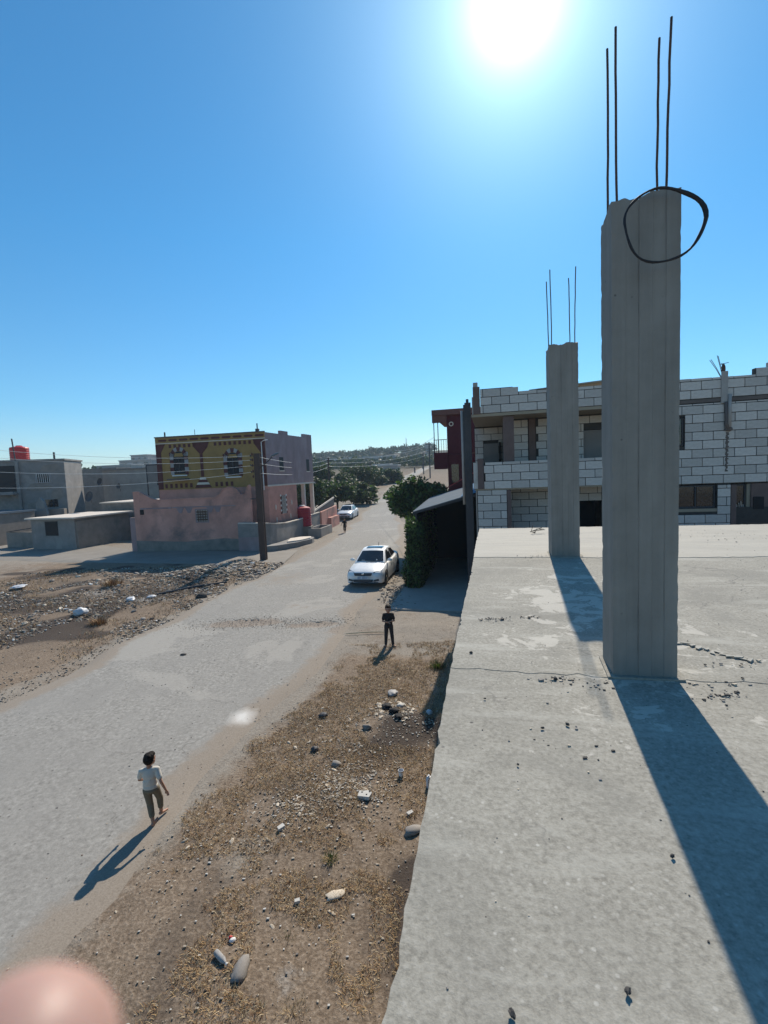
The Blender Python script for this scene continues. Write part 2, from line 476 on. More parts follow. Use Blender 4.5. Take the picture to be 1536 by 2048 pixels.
def pillar_mat():
    t = NT('board_marked_concrete')
    st = t.noise(9, 6, 0.6, stretch=(1, 1, 0.06))
    mid = t.noise(4, 7, 0.65)
    fine = t.noise(70, 3, 0.6)
    col = t.ramp(st, [(0.3, (0.18, 0.166, 0.146)), (0.7, (0.295, 0.277, 0.247))])
    col = t.mix(0.45, col, t.ramp(mid, [(0.3, (0.175, 0.168, 0.155)), (0.7, (0.28, 0.27, 0.25))]))
    vor = t.n('ShaderNodeTexVoronoi'); vor.inputs['Scale'].default_value = 13
    t.l(t.tc.outputs['Object'], vor.inputs['Vector'])
    pits = t.math('MULTIPLY', t.ramp(vor.outputs['Distance'], [(0.05, 1.0), (0.11, 0.0)]), t.ramp(t.noise(2.5, 4), [(0.52, 0.0), (0.6, 0.8)]))
    col = t.mix(pits, col, (0.06, 0.055, 0.05))
    h = t.math('ADD', t.math('MULTIPLY', st, 0.7), t.math('MULTIPLY', fine, 0.3))
    nb = t.bump(t.math('SUBTRACT', h, t.math('MULTIPLY', pits, 0.5)), 0.5, 0.008)
    return t.fin(col, 0.9, nb, 0.25)
M['pillar'] = pillar_mat()

def dirt_cols(t):
    big = t.noise(0.5, 7, 0.62)
    mid = t.noise(3.0, 8, 0.7)
    fine = t.noise(22, 5, 0.7)
    col = t.ramp(big, [(0.32, (0.15, 0.108, 0.075)), (0.52, (0.225, 0.168, 0.12)), (0.7, (0.31, 0.247, 0.185))])
    col = t.mix(0.5, col, t.ramp(mid, [(0.3, (0.075, 0.05, 0.034)), (0.5, (0.20, 0.147, 0.105)), (0.72, (0.34, 0.275, 0.21))]))
    col = t.mix(0.6, col, t.ramp(fine, [(0.30, (0.035, 0.024, 0.016)), (0.5, (0.19, 0.145, 0.105)), (0.72, (0.42, 0.345, 0.27))]))
    return col, big, mid, fine
def ground_mat():
    t = NT('dry_earth')
    col, big, mid, fine = dirt_cols(t)
    dust = t.mix(0.5, t.ramp(fine, [(0.3, (0.13, 0.108, 0.085)), (0.7, (0.37, 0.33, 0.28))]), t.ramp(mid, [(0.3, (0.21, 0.18, 0.148)), (0.7, (0.31, 0.275, 0.23))]))
    p = t.math('ADD', t.attr('pale'), t.math('MULTIPLY', t.math('SUBTRACT', mid, 0.5), 0.9))
    col = t.mix(t.ramp(p, [(0.3, 0.0), (0.7, 1.0)]), col, dust)
    dk = t.math('ADD', t.attr('burnt'), t.math('MULTIPLY', t.math('SUBTRACT', mid, 0.5), 0.8))
    col = t.mix(t.ramp(dk, [(0.35, 0.0), (0.75, 0.9)]), col, (0.055, 0.043, 0.036))
    ah = t.math('ADD', t.attr('ashy'), t.math('MULTIPLY', t.math('SUBTRACT', mid, 0.5), 0.9))
    col = t.mix(t.ramp(ah, [(0.4, 0.0), (0.7, 0.8)]), col, t.ramp(fine, [(0.35, (0.10, 0.10, 0.10)), (0.65, (0.40, 0.39, 0.37))]))
    col = t.mix(t.attr('scrub'), col, t.ramp(t.noise(0.06, 6, 0.7), [(0.35, (0.022, 0.03, 0.019)), (0.7, (0.062, 0.062, 0.042))]))
    h = t.math('ADD', t.math('MULTIPLY', mid, 0.5), t.math('MULTIPLY', fine, 0.5))
    nb = t.bump(h, 0.9, 0.04)
    return t.fin(col, 0.95, nb, 0.15)
M['earth'] = ground_mat()
def road_mat():
    t = NT('dusty_worn_asphalt')
    big = t.noise(0.35, 7, 0.62)
    mid = t.noise(2.2, 8, 0.7, dist=0.2)
    fine = t.noise(42, 4, 0.7)
    strk = t.noise(1.0, 6, 0.6, stretch=(1.8, 0.16, 1))
    col = t.ramp(big, [(0.3, (0.225, 0.215, 0.196)), (0.7, (0.30, 0.287, 0.262))])
    col = t.mix(0.4, col, t.ramp(mid, [(0.3, (0.155, 0.145, 0.128)), (0.7, (0.33, 0.312, 0.28))]))
    col = t.mix(0.35, col, t.ramp(strk, [(0.32, (0.18, 0.17, 0.154)), (0.68, (0.33, 0.314, 0.285))]))
    col = t.mix(0.42, col, t.ramp(fine, [(0.28, (0.10, 0.095, 0.087)), (0.5, (0.265, 0.252, 0.23)), (0.73, (0.40, 0.383, 0.35))]))
    gr = t.noise(13, 4, 0.75)
    col = t.mix(t.math('MULTIPLY', t.ramp(t.noise(0.5, 5, 0.65), [(0.38, 0.15), (0.62, 0.75)]), 1.0), col, t.ramp(gr, [(0.3, (0.12, 0.113, 0.10)), (0.5, (0.27, 0.256, 0.23)), (0.7, (0.43, 0.412, 0.375))]))
    cr = t.n('ShaderNodeTexVoronoi', feature='DISTANCE_TO_EDGE'); cr.inputs['Scale'].default_value = 0.42
    cw = t.n('ShaderNodeTexNoise'); cw.inputs['Scale'].default_value = 1.6; cw.inputs['Detail'].default_value = 7
    t.l(t.tc.outputs['Object'], cw.inputs['Vector'])
    ca = t.n('ShaderNodeVectorMath', operation='MULTIPLY_ADD'); t.l(cw.outputs['Color'], ca.inputs[0]); ca.inputs[1].default_value = (0.9, 0.9, 0.9); t.l(t.tc.outputs['Object'], ca.inputs[2])
    t.l(ca.outputs[0], cr.inputs['Vector'])
    ckr = t.math('MULTIPLY', t.ramp(cr.outputs['Distance'], [(0.0, 1.0), (0.009, 0.0)]), t.ramp(big, [(0.48, 0.0), (0.62, 0.65)]))
    col = t.mix(ckr, col, (0.10, 0.092, 0.082))
    pat = t.ramp(t.noise(0.22, 8, 0.6, dist=0.6), [(0.56, 0.0), (0.585, 0.55)])
    col = t.mix(pat, col, (0.345, 0.325, 0.29))
    vor = t.n('ShaderNodeTexVoronoi'); vor.inputs['Scale'].default_value = 5.0
    t.l(t.tc.outputs['Object'], vor.inputs['Vector'])
    sp = t.math('MULTIPLY', t.ramp(vor.outputs['Distance'], [(0.06, 1.0), (0.12, 0.0)]), t.ramp(t.noise(0.8, 4), [(0.38, 0.0), (0.55, 0.8)]))
    col = t.mix(sp, col, (0.06, 0.055, 0.05))
    # the broken strip across the road, bared to reddish base
    brk = t.math('ADD', t.attr('broken'), t.math('MULTIPLY', t.math('SUBTRACT', mid, 0.5), 1.1))
    col = t.mix(t.ramp(brk, [(0.34, 0.0), (0.55, 0.9)]), col, t.ramp(fine, [(0.3, (0.12, 0.09, 0.072)), (0.5, (0.25, 0.205, 0.165)), (0.72, (0.39, 0.35, 0.30))]))
    # dusty margins
    dust = t.ramp(fine, [(0.25, (0.19, 0.155, 0.12)), (0.75, (0.32, 0.275, 0.225))])
    ed = t.math('ADD', t.attr('edge'), t.math('MULTIPLY', t.math('SUBTRACT', mid, 0.5), 1.0))
    col = t.mix(t.ramp(ed, [(0.42, 0.0), (0.72, 0.95)]), col, dust)
    # soft-edged pale patch
    pale_patch = t.spot((-3.29, 10.01, 0.0), 0.2, 0.75, (1, 0.75, 0), jag=t.noise(4, 4))
    col = t.mix(t.math('MULTIPLY', pale_patch, 0.75), col, (0.72, 0.70, 0.66))
    h = t.math('ADD', t.math('MULTIPLY', mid, 0.4), t.math('MULTIPLY', fine, 0.6))
    nb = t.bump(h, 0.45, 0.012)
    return t.fin(col, 0.9, nb, 0.25)
M['road'] = road_mat()
M['driveway'] = plain('driveway_concrete', (0.30, 0.285, 0.26), var=0.15, scale=1.5, dirt=(0.2, 0.185, 0.165), dirt_amt=0.6)
M['lane'] = plain('dusty_lane', (0.235, 0.212, 0.182), var=0.22, scale=0.8, dirt=(0.2, 0.17, 0.14), dirt_amt=0.7)
def car_paint(name, c):
    t = NT(name)
    d = t.noise(7, 6, 0.6)
    t.bsdf.inputs['Coat Weight'].default_value = 0.12
    t.bsdf.inputs['Coat Roughness'].default_value = 0.08
    return t.fin(t.ramp(d, [(0.3, sc(c, 0.93)), (0.7, c)]), t.ramp(d, [(0.3, 0.3), (0.7, 0.42)]), None, 0.5)
M['car_white'] = car_paint('white_car_paint', (0.80, 0.80, 0.785))
M['car_silver'] = car_paint('pale_silver_car_paint', (0.58, 0.60, 0.62))
M['chrome'] = plain('chrome', (0.6, 0.6, 0.6), rough=0.2, metal=1.0, bump=0, var=0.05)
M['lamp'] = plain('lamp_glass', (0.12, 0.125, 0.135), rough=0.1, bump=0, spec=0.7, var=0.1)
M['plate'] = plain('number_plate', (0.50, 0.54, 0.60), rough=0.5, bump=0, var=0.06)
M['plate_ink'] = plain('plate_ink', (0.05, 0.09, 0.18), rough=0.5, bump=0)
# ------------------------------------------------------------------ ground, road, lane
def sstep(a, b, x):
    t = np.clip((x - a) / (b - a), 0, 1)
    return t * t * (3 - 2 * t)
RL_Y = [-12, 0, 11.4, 16.5, 28.8, 43, 60, 70, 90, 120, 170, 300, 480]
RL_X = [-15.2, -12.4, -9.7, -8.5, -6.3, -4.3, -2.5, -1.7, 0.3, 3.9, 12.0, 36, 70]
RR_Y = [-12, 0, 5, 7.75, 12.2, 16.1, 19, 22, 28, 43, 60, 70, 90, 120, 170, 300, 480]
RR_X = [-8.2, -5.3, -4.05, -3.36, -1.95, -1.35, -0.7, 0.25, 1.2, 1.9, 2.1, 2.4, 3.4, 7.4, 16.0, 41, 76]
def road_l(y): return np.interp(y, RL_Y, RL_X)
def road_r(y): return np.interp(y, RR_Y, RR_X)
def vnoise(x, y, s, seed=0):
    x = np.asarray(x, float) / s + seed * 17.3; y = np.asarray(y, float) / s - seed * 9.1
    xi = np.floor(x); yi = np.floor(y); fx = x - xi; fy = y - yi
    fx = fx*fx*(3-2*fx); fy = fy*fy*(3-2*fy)
    def h(a, b):
        q = np.sin(a * 127.1 + b * 311.7 + seed * 3.7) * 43758.5453
        return q - np.floor(q)
    return (h(xi, yi)*(1-fx) + h(xi+1, yi)*fx)*(1-fy) + (h(xi, yi+1)*(1-fx) + h(xi+1, yi+1)*fx)*fy
def base_h(x, y):
    x = np.asarray(x, float); y = np.asarray(y, float)
    r = np.maximum(y - 50, 0)
    z = 0.048 * np.minimum(r, 120) + 0.048 * np.clip(y - 170, 0, 330)
    z = z - 0.008 * np.clip(50 - np.abs(r - 0), 0, 0)
    # softer start of the climb
    z = z - 0.3 * np.exp(-((y - 50) / 8.0) ** 2) * 0
    side = sstep(-260, -90, x) * 0.35 + 0.65
    z = z * np.where(y > 170, side, 1.0)
    z = z - 0.05 * np.clip(y - 520, 0, 300)
    hills = (vnoise(x, y, 130, 2) - 0.5) * 16 * sstep(180, 380, y)
    return z + hills
MOUNDS = [(-9.6, 25.6, 2.3, 1.6, 0.42), (-8.4, 27.6, 1.5, 1.2, 0.35), (-12.5, 24.0, 2.4, 1.6, 0.22), (-15.5, 22.0, 3.0, 1.8, 0.2), (-11.5, 20.0, 1.8, 1.2, 0.18), (-13.5, 18.0, 2, 1.3, 0.15), (-17, 26.5, 3, 1.6, 0.22),
          (-0.6, 8.9, 0.9, 0.7, 0.08), (0.3, 9.6, 0.8, 0.6, 0.10), (-1.3, 7.3, 0.9, 0.8, 0.07)]
def ground_z(x, y):
    x = np.asarray(x, float); y = np.asarray(y, float)
    ins = np.minimum(x - road_l(y), road_r(y) - x)
    z = base_h(x, y)
    near = 1 - sstep(60, 120, y)
    rough = (vnoise(x, y, 1.7, 1) - 0.5) * 0.10 + (vnoise(x, y, 0.55, 3) - 0.5) * 0.055
    z = z + rough * near * (1 - sstep(-0.5, 0.3, ins)) - 0.06 * sstep(-0.2, 0.5, ins)
    for mx_, my_, a, b, h in MOUNDS:
        z = z + h * np.exp(-((x-mx_)/a)**2 - ((y-my_)/b)**2) * (0.75 + 0.5 * vnoise(x, y, 0.5, 5))
    # flat yard under the lane and the house plots, and inside our own plot
    u = x*math.cos(RA) - y*math.sin(RA); v = x*math.sin(RA) + y*math.cos(RA)
    flat = sstep(-0.6, 0.1, u + 0.1) * (1 - sstep(40, 44, v))
    z = z * (1 - flat) + (-0.12) * flat * (y < 60) + z * flat * (y >= 60)
    dv = sstep(-4.3, -3.8, u) * sstep(16.9, 17.6, v) * (1 - sstep(28, 29, v))
    z = z - dv * 0.06 * (1 - flat)
    lane = sstep(-0.3, 0.6, lane_in(x, y))
    z = z * (1 - lane) + (-0.07) * lane
    return z
def lane_in(x, y):                             # the side lane in front of the pink wall
    yf = np.interp(x, [-60, -29, -19.5, -12, -7], [41, 34.8, 31.6, 29.6, 28.6])
    yb = np.interp(x, [-60, -29, -19.5, -12, -7], [49, 45, 36.6, 34.6, 33.4])
    return np.minimum(np.minimum(y - yf, yb - y), -6.2 - x)
def axis(segs):
    a = []
    for lo_, hi_, st in segs:
        n = max(1, int(round((hi_ - lo_) / st)))
        a += list(np.linspace(lo_, hi_, n, endpoint=False))
    a.append(segs[-1][1])
    return np.array(a)
gx = axis([(-1500, -200, 100), (-200, -60, 12), (-60, -24, 1.0), (-24, 6, 0.2), (6, 30, 2.0), (30, 200, 12), (200, 1500, 100)])
gy = axis([(-60, -8, 8), (-8, 0, 0.8), (0, 32, 0.2), (32, 66, 1.0), (66, 180, 4), (180, 620, 11), (620, 1500, 80)])
XX, YY = np.meshgrid(gx, gy)
ZZ = ground_z(XX, YY)
def grid_mesh(name, X, Y, Z, mat, attrs):
    ny, nx = X.shape
    vs = np.stack([X.ravel(), Y.ravel(), Z.ravel()], 1)
    idx = np.arange(ny*nx).reshape(ny, nx)
    fs = np.stack([idx[:-1,:-1].ravel(), idx[:-1,1:].ravel(), idx[1:,1:].ravel(), idx[1:,:-1].ravel()], 1)
    me = bpy.data.meshes.new(name)
    me.from_pydata(vs.tolist(), [], fs.tolist())
    me.materials.append(mat)
    me.polygons.foreach_set('use_smooth', [True]*len(me.polygons))
    for k, a in attrs.items():
        at = me.attributes.new(k, 'FLOAT', 'POINT')
        at.data.foreach_set('value', np.asarray(a, dtype=np.float32).ravel())
    o = bpy.data.objects.new(name, me); COL.objects.link(o)
    o['kind'] = 'structure'
    return o
def gauss(x, y, cx, cy, a, b=None):
    b = b or a
    return np.exp(-((x-cx)/a)**2 - ((y-cy)/b)**2)
ins = np.minimum(XX - road_l(YY), road_r(YY) - XX)
UU = XX*math.cos(RA) - YY*math.sin(RA); VV = XX*math.sin(RA) + YY*math.cos(RA)
pale = sstep(-0.9, 0.1, ins) * 0.9 + sstep(12.2, 13.6, VV) * (1 - sstep(21, 23, VV)) * (XX > -3) * 0.8
pale = np.maximum(pale, gauss(XX, YY, -2.2, 6.2, 0.6, 0.5) * 0.7)
pale = np.maximum(pale, (1 - sstep(-2.4, -1.0, ins*0 + XX + 20.5)) * 0.5 * (XX < -17))
pale = np.maximum(pale, 0.75 * sstep(30, 34, YY))
burnt = 0.5 * sstep(.42, .7, vnoise(XX, YY, .7, 72)) * (XX > road_r(YY) + .5) * (YY < 13) + 0.38 * sstep(.9, 2.5, road_l(YY) - XX) * (YY > 13) * (1 - sstep(27, 30, YY)) + 0.85*gauss(XX, YY, 0.25, 9.2, 0.75, 0.55) + 0.6*gauss(XX, YY, 0.2, 8.4, 0.6, 0.5) + 0.55*gauss(XX, YY, -0.1, 5.0, 0.8, 1.4) + 0.9*gauss(XX, YY, -10.8, 21.4, 1.4, 1.0) + 0.5*gauss(XX, YY, -15, 20, 2.0, 1.2) + 0.5*gauss(XX, YY, -17, 17, 1.5, 1.0) + 0.75 * sstep(.5, .75, vnoise(XX, YY, 1.6, 71)) * (XX < road_l(YY) - .8) * (YY < 30) * (YY > 14)
ashy = 0.75*gauss(XX, YY, -0.05, 9.85, 0.42, 0.35) + 0.8*gauss(XX, YY, -10.6, 20.5, 1.6, 0.7) + 0.8*gauss(XX, YY, -9.4, 26.2, 1.6, 1.0) + 0.6*gauss(XX, YY, -13.6, 21.8, 1.6, 0.8) + 0.5*gauss(XX, YY, -1.2, 4.6, 0.35, 0.4)
pale = pale * (0.55 + 0.9*vnoise(XX, YY, 1.1, 61))
grid_mesh('ground', XX, YY, ZZ, M['earth'], {'pale': pale * (1 - sstep(70, 120, YY)*0.75), 'burnt': burnt, 'ashy': ashy, 'scrub': sstep(120, 220, YY) * 0.85})

ry = axis([(-10, 0, 0.5), (0, 32, 0.2), (32, 70, 0.8), (70, 180, 4), (180, 400, 20)])
rs = np.linspace(-0.07, 1.07, 60)
SS, RY = np.meshgrid(rs, ry)
wl = (vnoise(RY, RY*0, 2.3, 11) - 0.5) * 0.9; wr = (vnoise(RY, RY*0, 1.9, 12) - 0.5) * 0.8
RXL = road_l(RY) + wl; RXR = road_r(RY) + wr
RX = RXL + (RXR - RXL) * SS
rin = np.minimum(RX - RXL, RXR - RX)
hole = np.maximum(gauss(RX, RY, -2.6, 16.3, 1.0, 0.33), gauss(RX, RY, -5.2, 16.8, 1.5, 0.45))
hole = np.maximum(hole, 0.75*gauss(RX, RY, -1.5, 15.5, 0.7, 1.0))
RZ = base_h(RX, RY) + 0.02 - 0.10 * (1 - sstep(-0.35, 0.35, rin)) + (vnoise(RX, RY, 1.5, 7) - 0.5) * 0.02 - 0.05 * hole * (0.6 + 0.8*vnoise(RX, RY, 0.3, 9))
edge = 1 - sstep(0.0, 1.3, rin)
edge = np.maximum(edge, 0.55*gauss(RX, RY, -5.5, 24, 3.0, 3.0))
broken = hole + 0.35*gauss(RX, RY, -3.5, 18.5, 3.0, 1.2) + 0.3*sstep(20, 30, RY)*vnoise(RX, RY, 2.5, 13)
grid_mesh('road', RX, RY, RZ, M['road'], {'edge': edge, 'broken': broken})
# crusted asphalt lip on the far rim of the pothole
mb = MB()
for cx, cy, w in ((-2.45, 16.72, 1.25), (-5.6, 17.35, 0.8), (-5.0, 17.3, 0.5)):
    n = 12
    pts = [(cx - w/2 + w*i/n, cy + 0.10*math.sin(i*0.9) + rnd.uniform(-.03, .03) - 0.12*(i/n)) for i in range(n+1)]
    for i in range(n):
        (x0, y0), (x1, y1) = pts[i], pts[i+1]
        mb.prism([(x0, y0, -0.02), (x1, y1, -0.02), (x1, y1, 0.014), (x0, y0, 0.012)], (0.02, 0.10, 0), 0)
tag(mb.build('road_edge_crust', M['road']), kind='structure')

lx = axis([(-60, -6.2, 0.6)])
LXX, LT = np.meshgrid(lx, np.linspace(0, 1, 14))
yf = np.interp(LXX, [-60, -29, -19.5, -12, -7], [41, 34.8, 31.6, 29.6, 28.6]) + (vnoise(LXX, LXX*0, 2.0, 21) - 0.5)*0.7
yb = np.interp(LXX, [-60, -29, -19.5, -12, -7], [49, 45, 36.6, 34.6, 33.4])
LYY = yf + (yb - yf) * LT
LZZ = 0.012 - 0.10 * (1 - sstep(0, 0.5, LYY - yf)) + (vnoise(LXX, LYY, 1.5, 23) - 0.5) * 0.02
grid_mesh('side_lane', LXX, LYY, LZZ, M['lane'], {})

mb = MB()
mb.prism([RF(-3.95, 17.35, -0.1), RF(-0.72, 17.2, -0.1), RF(-0.72, 28.0, -0.1), RF(-3.95, 28.0, -0.1)], (0, 0, 0.13))
tag(mb.build('driveway', M['driveway']), kind='structure')

# ------------------------------------------------------------------ our own half-built house: slab with ragged edge
ZS = 3.9
b = thing('unfinished_house', 'bare grey concrete rooftop slab of an unfinished house with ragged edge', 'building', RF(-0.285, 0, 0), -RA)
def ragged(n, v0, v1):
    return [(-abs(rnd.gauss(0, 0.004)) + 0.022*(rnd.random() < 0.07)*rnd.random() + 0.007*math.sin(v*1.3) , v) for v in [v0 + (v1-v0)*i/n for i in range(n+1)]]
VF = 10.44
bays = [(-4.0, 3.05, 0.0), (3.05, 7.0, 0.003), (7.0, VF, 0.009)]
for v0, v1, dz in bays:
    n = int((v1-v0)/0.055)
    L = ragged(n, v0, v1)
    mb = MB()
    jr = random.Random(int(v0*10)); js = random.Random(int(v1*10))
    far = [(u, v1 + 0.03*math.sin(u*1.7+v1) + js.gauss(0, .012)) for u in np.linspace(0.03, 13.5, 180)]
    near = [(u, v0 + 0.03*math.sin(u*1.7+v0) + jr.gauss(0, .012)) for u in np.linspace(0.03, 13.5, 180)][::-1]
    loop = [(u, v, ZS + dz) for u, v in L] + [(u, v, ZS + dz) for u, v in far] + [(u, v, ZS + dz) for u, v in near]
    top = len(loop)
    mb.prism(loop, (0, 0, -0.24))
    # broken arris: a chamfer strip of chips along the street edge
    mb.build('roof_slab', M['screed'] if v0 > 6 else M['slab'], b)
mb = MB()
mb.box((0.06, -3.9, -0.4), (13.3, VF-0.06, ZS-0.22))
mb.build('wall', M['block_wall'], b)

def pillar(label, u, v, w, d, h0, h1, seedn, rebars):
    p = thing('concrete_pillar', label, 'pillar', RF(u, v, ZS), -RA, 'concrete pillars standing on the roof slab')
    rr = random.Random(seedn)
    nw, nd, nz = 16, 12, 80
    joints = [-w/2 + w*f for f in (.21, .40, .60, .79)]
    fx = sorted([-w/2 + w*i/12 for i in range(12)] + [j + d_ for j in joints for d_ in (-.0035, 0, .0035)])
    fx = [x for i, x in enumerate(fx) if i == 0 or x - fx[i-1] > .0012]
    nw = len(fx)
    bx = [w/2 - w*i/nw for i in range(nw)]
    per = [(x, 0) for x in fx] + [(w/2, d*i/nd) for i in range(nd)] + [(x, d) for x in bx] + [(-w/2, d - d*i/nd) for i in range(nd)]
    boards = [0.0, 0.003, -0.002, 0.0025, -0.001, 0.002, 0.001]
    npn = len(per)
    vs = []; fs = []
    edge_i = {0, nw, nw+nd, 2*nw+nd}
    for k in range(nz+1):
        t = k/nz
        for i, (x, y) in enumerate(per):
            top = h0 + (h1-h0)*(x/w+0.5) if True else 0
            if k == nz: top += rr.uniform(-.014, .006) + .012*math.sin(x*31+y*19)
            z = top*t
            off = 0.0
            if i < nw:
                off = boards[min(4, sum(x > j for j in joints))]
                if min(abs(x-j) for j in joints) < .0008: off += max(0, .0006 + .0014*math.sin(k*.21+i*2.1) + .0006*math.sin(k*.9+i))
            ox = rr.uniform(-.0006, .0006); oy = rr.uniform(-.0006, .0006)
            if i in edge_i:
                ox += rr.choice([0, 0, 0, 0, 0, 0.003]) * (-1 if x > 0 else 1); oy += rr.choice([0, 0, 0, 0.003]) * (1 if y < d/2 else -1)
            if k == 0: z = 0.004
            vs.append((x + ox, y + (off if i < nw else 0) + oy, z))
    for k in range(nz):
        for i in range(npn):
            j = (i+1) % npn
            fs.append((k*npn+i, k*npn+j, (k+1)*npn+j, (k+1)*npn+i))
    # broken top as a bumpy fan
    b0 = nz*npn
    cz = (h0+h1)/2 + 0.015
    vs.append((0, d/2, cz)); c = len(vs)-1
    for i in range(npn): fs.append((b0+i, b0+(i+1) % npn, c))
    fs.append(tuple(reversed(range(npn))))
    mb = MB(); mb.add(vs, fs)
    mb.build('shaft', M['pillar'], p)
    # shuttering leakage: a thin fillet of spilt concrete round the foot
    mb = MB()
    lp = [(-w/2-.02-rr.random()*.02, -.02-rr.random()*.02), (-w/5, -.035), (w/5, -.02-rr.random()*.03), (w/2+.035, -.03), (w/2+.05, .05), (w/2+.02, d+.02), (-w/2-.02, d+.02)]
    mb.prism([(x, y, 0.0015) for x, y in lp], (0, 0, 0.012))
    mb.build('foot', M['slab'], p)
    for (x, y, hb, lean, lx_) in rebars:
        mb = MB()
        z0 = h0 + (h1-h0)*(x/w+0.5) - 0.12
        n = 9
        pts = [(x + lx_*(i/n)**1.5 + rr.uniform(-.002, .002), y + lean*(i/n)**1.5 + rr.uniform(-.0015, .0015), z0 + (hb-z0)*i/n) for i in range(n+1)]
        mb.tube(pts, 0.0068, 6)
        for i in range(1, 40):                   # ribs
            pass
        mb.build('rebar', M['rust'], p, smooth=True)
    return p
p1 = pillar('nearest tall concrete pillar on the roof with a black cable loop on its top', 0.872, 3.04, 0.355, 0.27, 2.765, 2.80, 5,
       [(-0.148, 0.21, 3.73, 0.0, 0.0), (-0.138, 0.05, 3.73, 0.02, 0.0), (0.115, 0.20, 3.72, 0.0, 0.01), (0.118, 0.05, 3.70, 0.0, 0.02)])
p2 = pillar('farther shorter concrete pillar on the roof with four thin rebars', 1.0, 7.05, 0.375, 0.40, 2.95, 2.97, 9,
       [(-0.17, 0.20, 3.87, 0.0, -0.02), (-0.145, 0.06, 3.98, 0.02, -0.01), (0.115, 0.20, 3.88, 0.0, -0.01), (0.155, 0.06, 3.97, 0.0, 0.02)])
# black cable loop hung over the broken head of the near pillar
mb = MB()
cpt = D(1326, 448, 2.66)
pts = []; rad = []
N = 44
for i in range(N+1):
    a = 2*math.pi*i/N
    r_ = 0.203 + 0.005*math.sin(3*a+1) + 0.004*math.sin(5*a)
    x = r_*math.cos(a)*0.96; z = r_*0.98*math.sin(a)
    y = 0.04*max(0, math.sin(a)) - 0.012
    pts.append(cpt + Vector((x*math.cos(RA), -x*math.sin(RA) + y, z)))
    rad.append(0.0062 + 0.0058*max(0, math.cos(a-0.35))**2 + 0.001*math.sin(9*a))
mb.tube(pts, rad, 8, cap=False)
tag(mb.build('cable_loop', M['black_rubber'], smooth=True), 'thick black cable loop hung over the head of the near pillar', 'cable')

# ------------------------------------------------------------------ white block house across the slab
UH, VH = -0.667, 17.29
hs = thing('block_house', 'unplastered white block two-storey house with a deep loggia behind the roof slab', 'building', RF(UH, VH, 0), -RA)
def hw(u, v, z): return RF(UH+u, VH+v, z)
blocks = []                                         # (u, v, z, w, h) of every block; front face at v
def courses(u0, u1, z0, z1, v, off=0.0, tops=None, skip=()):
    k = 0; z = z0
    CH, CL = 0.279, 0.605
    while z < z1 - 0.05:
        h = min(CH, z1 - z)
        u = u0 - (CL*0.5 if (k % 2) else 0) + off
        while u > u0: u -= CL
        while u < u1 - 0.02:
            a, b_ = max(u, u0), min(u + CL, u1)
            if b_ - a > 0.05:
                hh = h
                ok = True
                for (su0, su1, sz0, sz1) in skip:
                    if a < su1 - .02 and b_ > su0 + .02 and z < sz1 - .02 and z + h > sz0 + .02:
                        # clip sideways where possible
                        if a < su0 - .06: b_ = su0
                        elif b_ > su1 + .06: a = su1
                        else: ok = False
                if tops:
                    tz = np.interp((a+b_)/2, tops[0], tops[1])
                    if z > tz - 0.06: ok = False
                    hh = min(h, max(0.05, tz - z))
                if ok and b_ - a > 0.05: blocks.append((a, v, z, b_-a, hh))
            u += CL
        z += CH; k += 1
TOPL = ([0, .3, 1.5, 1.75, 2.0, 4.6, 5.2, 6.4], [8.0, 8.02, 8.02, 7.86, 7.80, 7.80, 7.92, 7.92])
TOPR = ([6.4, 6.6, 8.55, 8.75, 9.1, 9.8, 11], [7.8, 7.79, 7.77, 7.95, 8.02, 8.25, 8.3])
courses(0.33, 6.45, 7.13, 8.05, 0.0, 0.1, TOPL)
courses(0.40, 6.45, 4.47, 5.42, 0.0, 0.35)
courses(6.50, 10.8, 2.85, 4.36, 0.0, 0.0, None, [(6.5, 7.75, 3.60, 4.6), (8.13, 10.8, 2.6, 4.6)])
courses(6.50, 10.8, 4.41, 6.98, 0.0, 0.2, None, [(6.55, 6.79, 5.66, 6.58)])
courses(6.50, 10.8, 7.13, 8.3, 0.0, 0.45, TOPR)
courses(0.16, 1.18, 2.85, 4.43, 0.02, 0.2)
courses(1.33, 3.45, 2.85, 4.42, 1.5, 0.1)
courses(3.45, 4.6, 3.85, 4.42, 1.5, 0.1)
courses(1.2, 6.4, 5.3, 7.0, 1.6, 0.3, None, [(2.05, 2.33, 5, 7.2), (4.02, 4.75, 5, 6.45)])
courses(-0.02, 1.22, 5.3, 7.0, 4.2, 0.1, None, [(0.35, 1.0, 5.0, 6.3)])
bm_ = MB()
bm_.box((0, 0, 0), (1, 1, 1))
# one block, arrises knocked back a little, reused by every block
ch = 0.02
me_block = bpy.data.meshes.new('block')
bmm = bmesh.new()
bmesh.ops.create_cube(bmm, size=1.0)
bmesh.ops.bevel(bmm, geom=[e for e in bmm.edges], offset=0.018, segments=1, affect='EDGES')
bmm.to_mesh(me_block); bmm.free()
me_block.materials.append(M['stone'])
vis = []; hid = []
for (u, v, z, w_, h_) in blocks:
    p = hw(u + w_/2, v, z + h_/2)
    q = project(p)
    if q and -10 < q[0] < 1546 and q[1] < 1052 and not (1212 < q[0] < 1348) and not (1100 < q[0] < 1152):
        vis.append((u, v, z, w_, h_))
    else: hid.append((u, v, z, w_, h_))
if len(vis) > 298:
    vis.sort(key=lambda t: t[1]); hid += vis[298:]; vis = vis[:298]
GAP = 0.022
for (u, v, z, w_, h_) in vis:
    inst(me_block, 'block', hs, (u + w_/2, v + 0.05 + rnd.uniform(-.006, .006), z + h_/2), (0, rnd.uniform(-.004, .004), rnd.uniform(-.006, .006)), (max(w_-GAP, .03), 0.12, max(h_-GAP, .03)))
mb = MB()
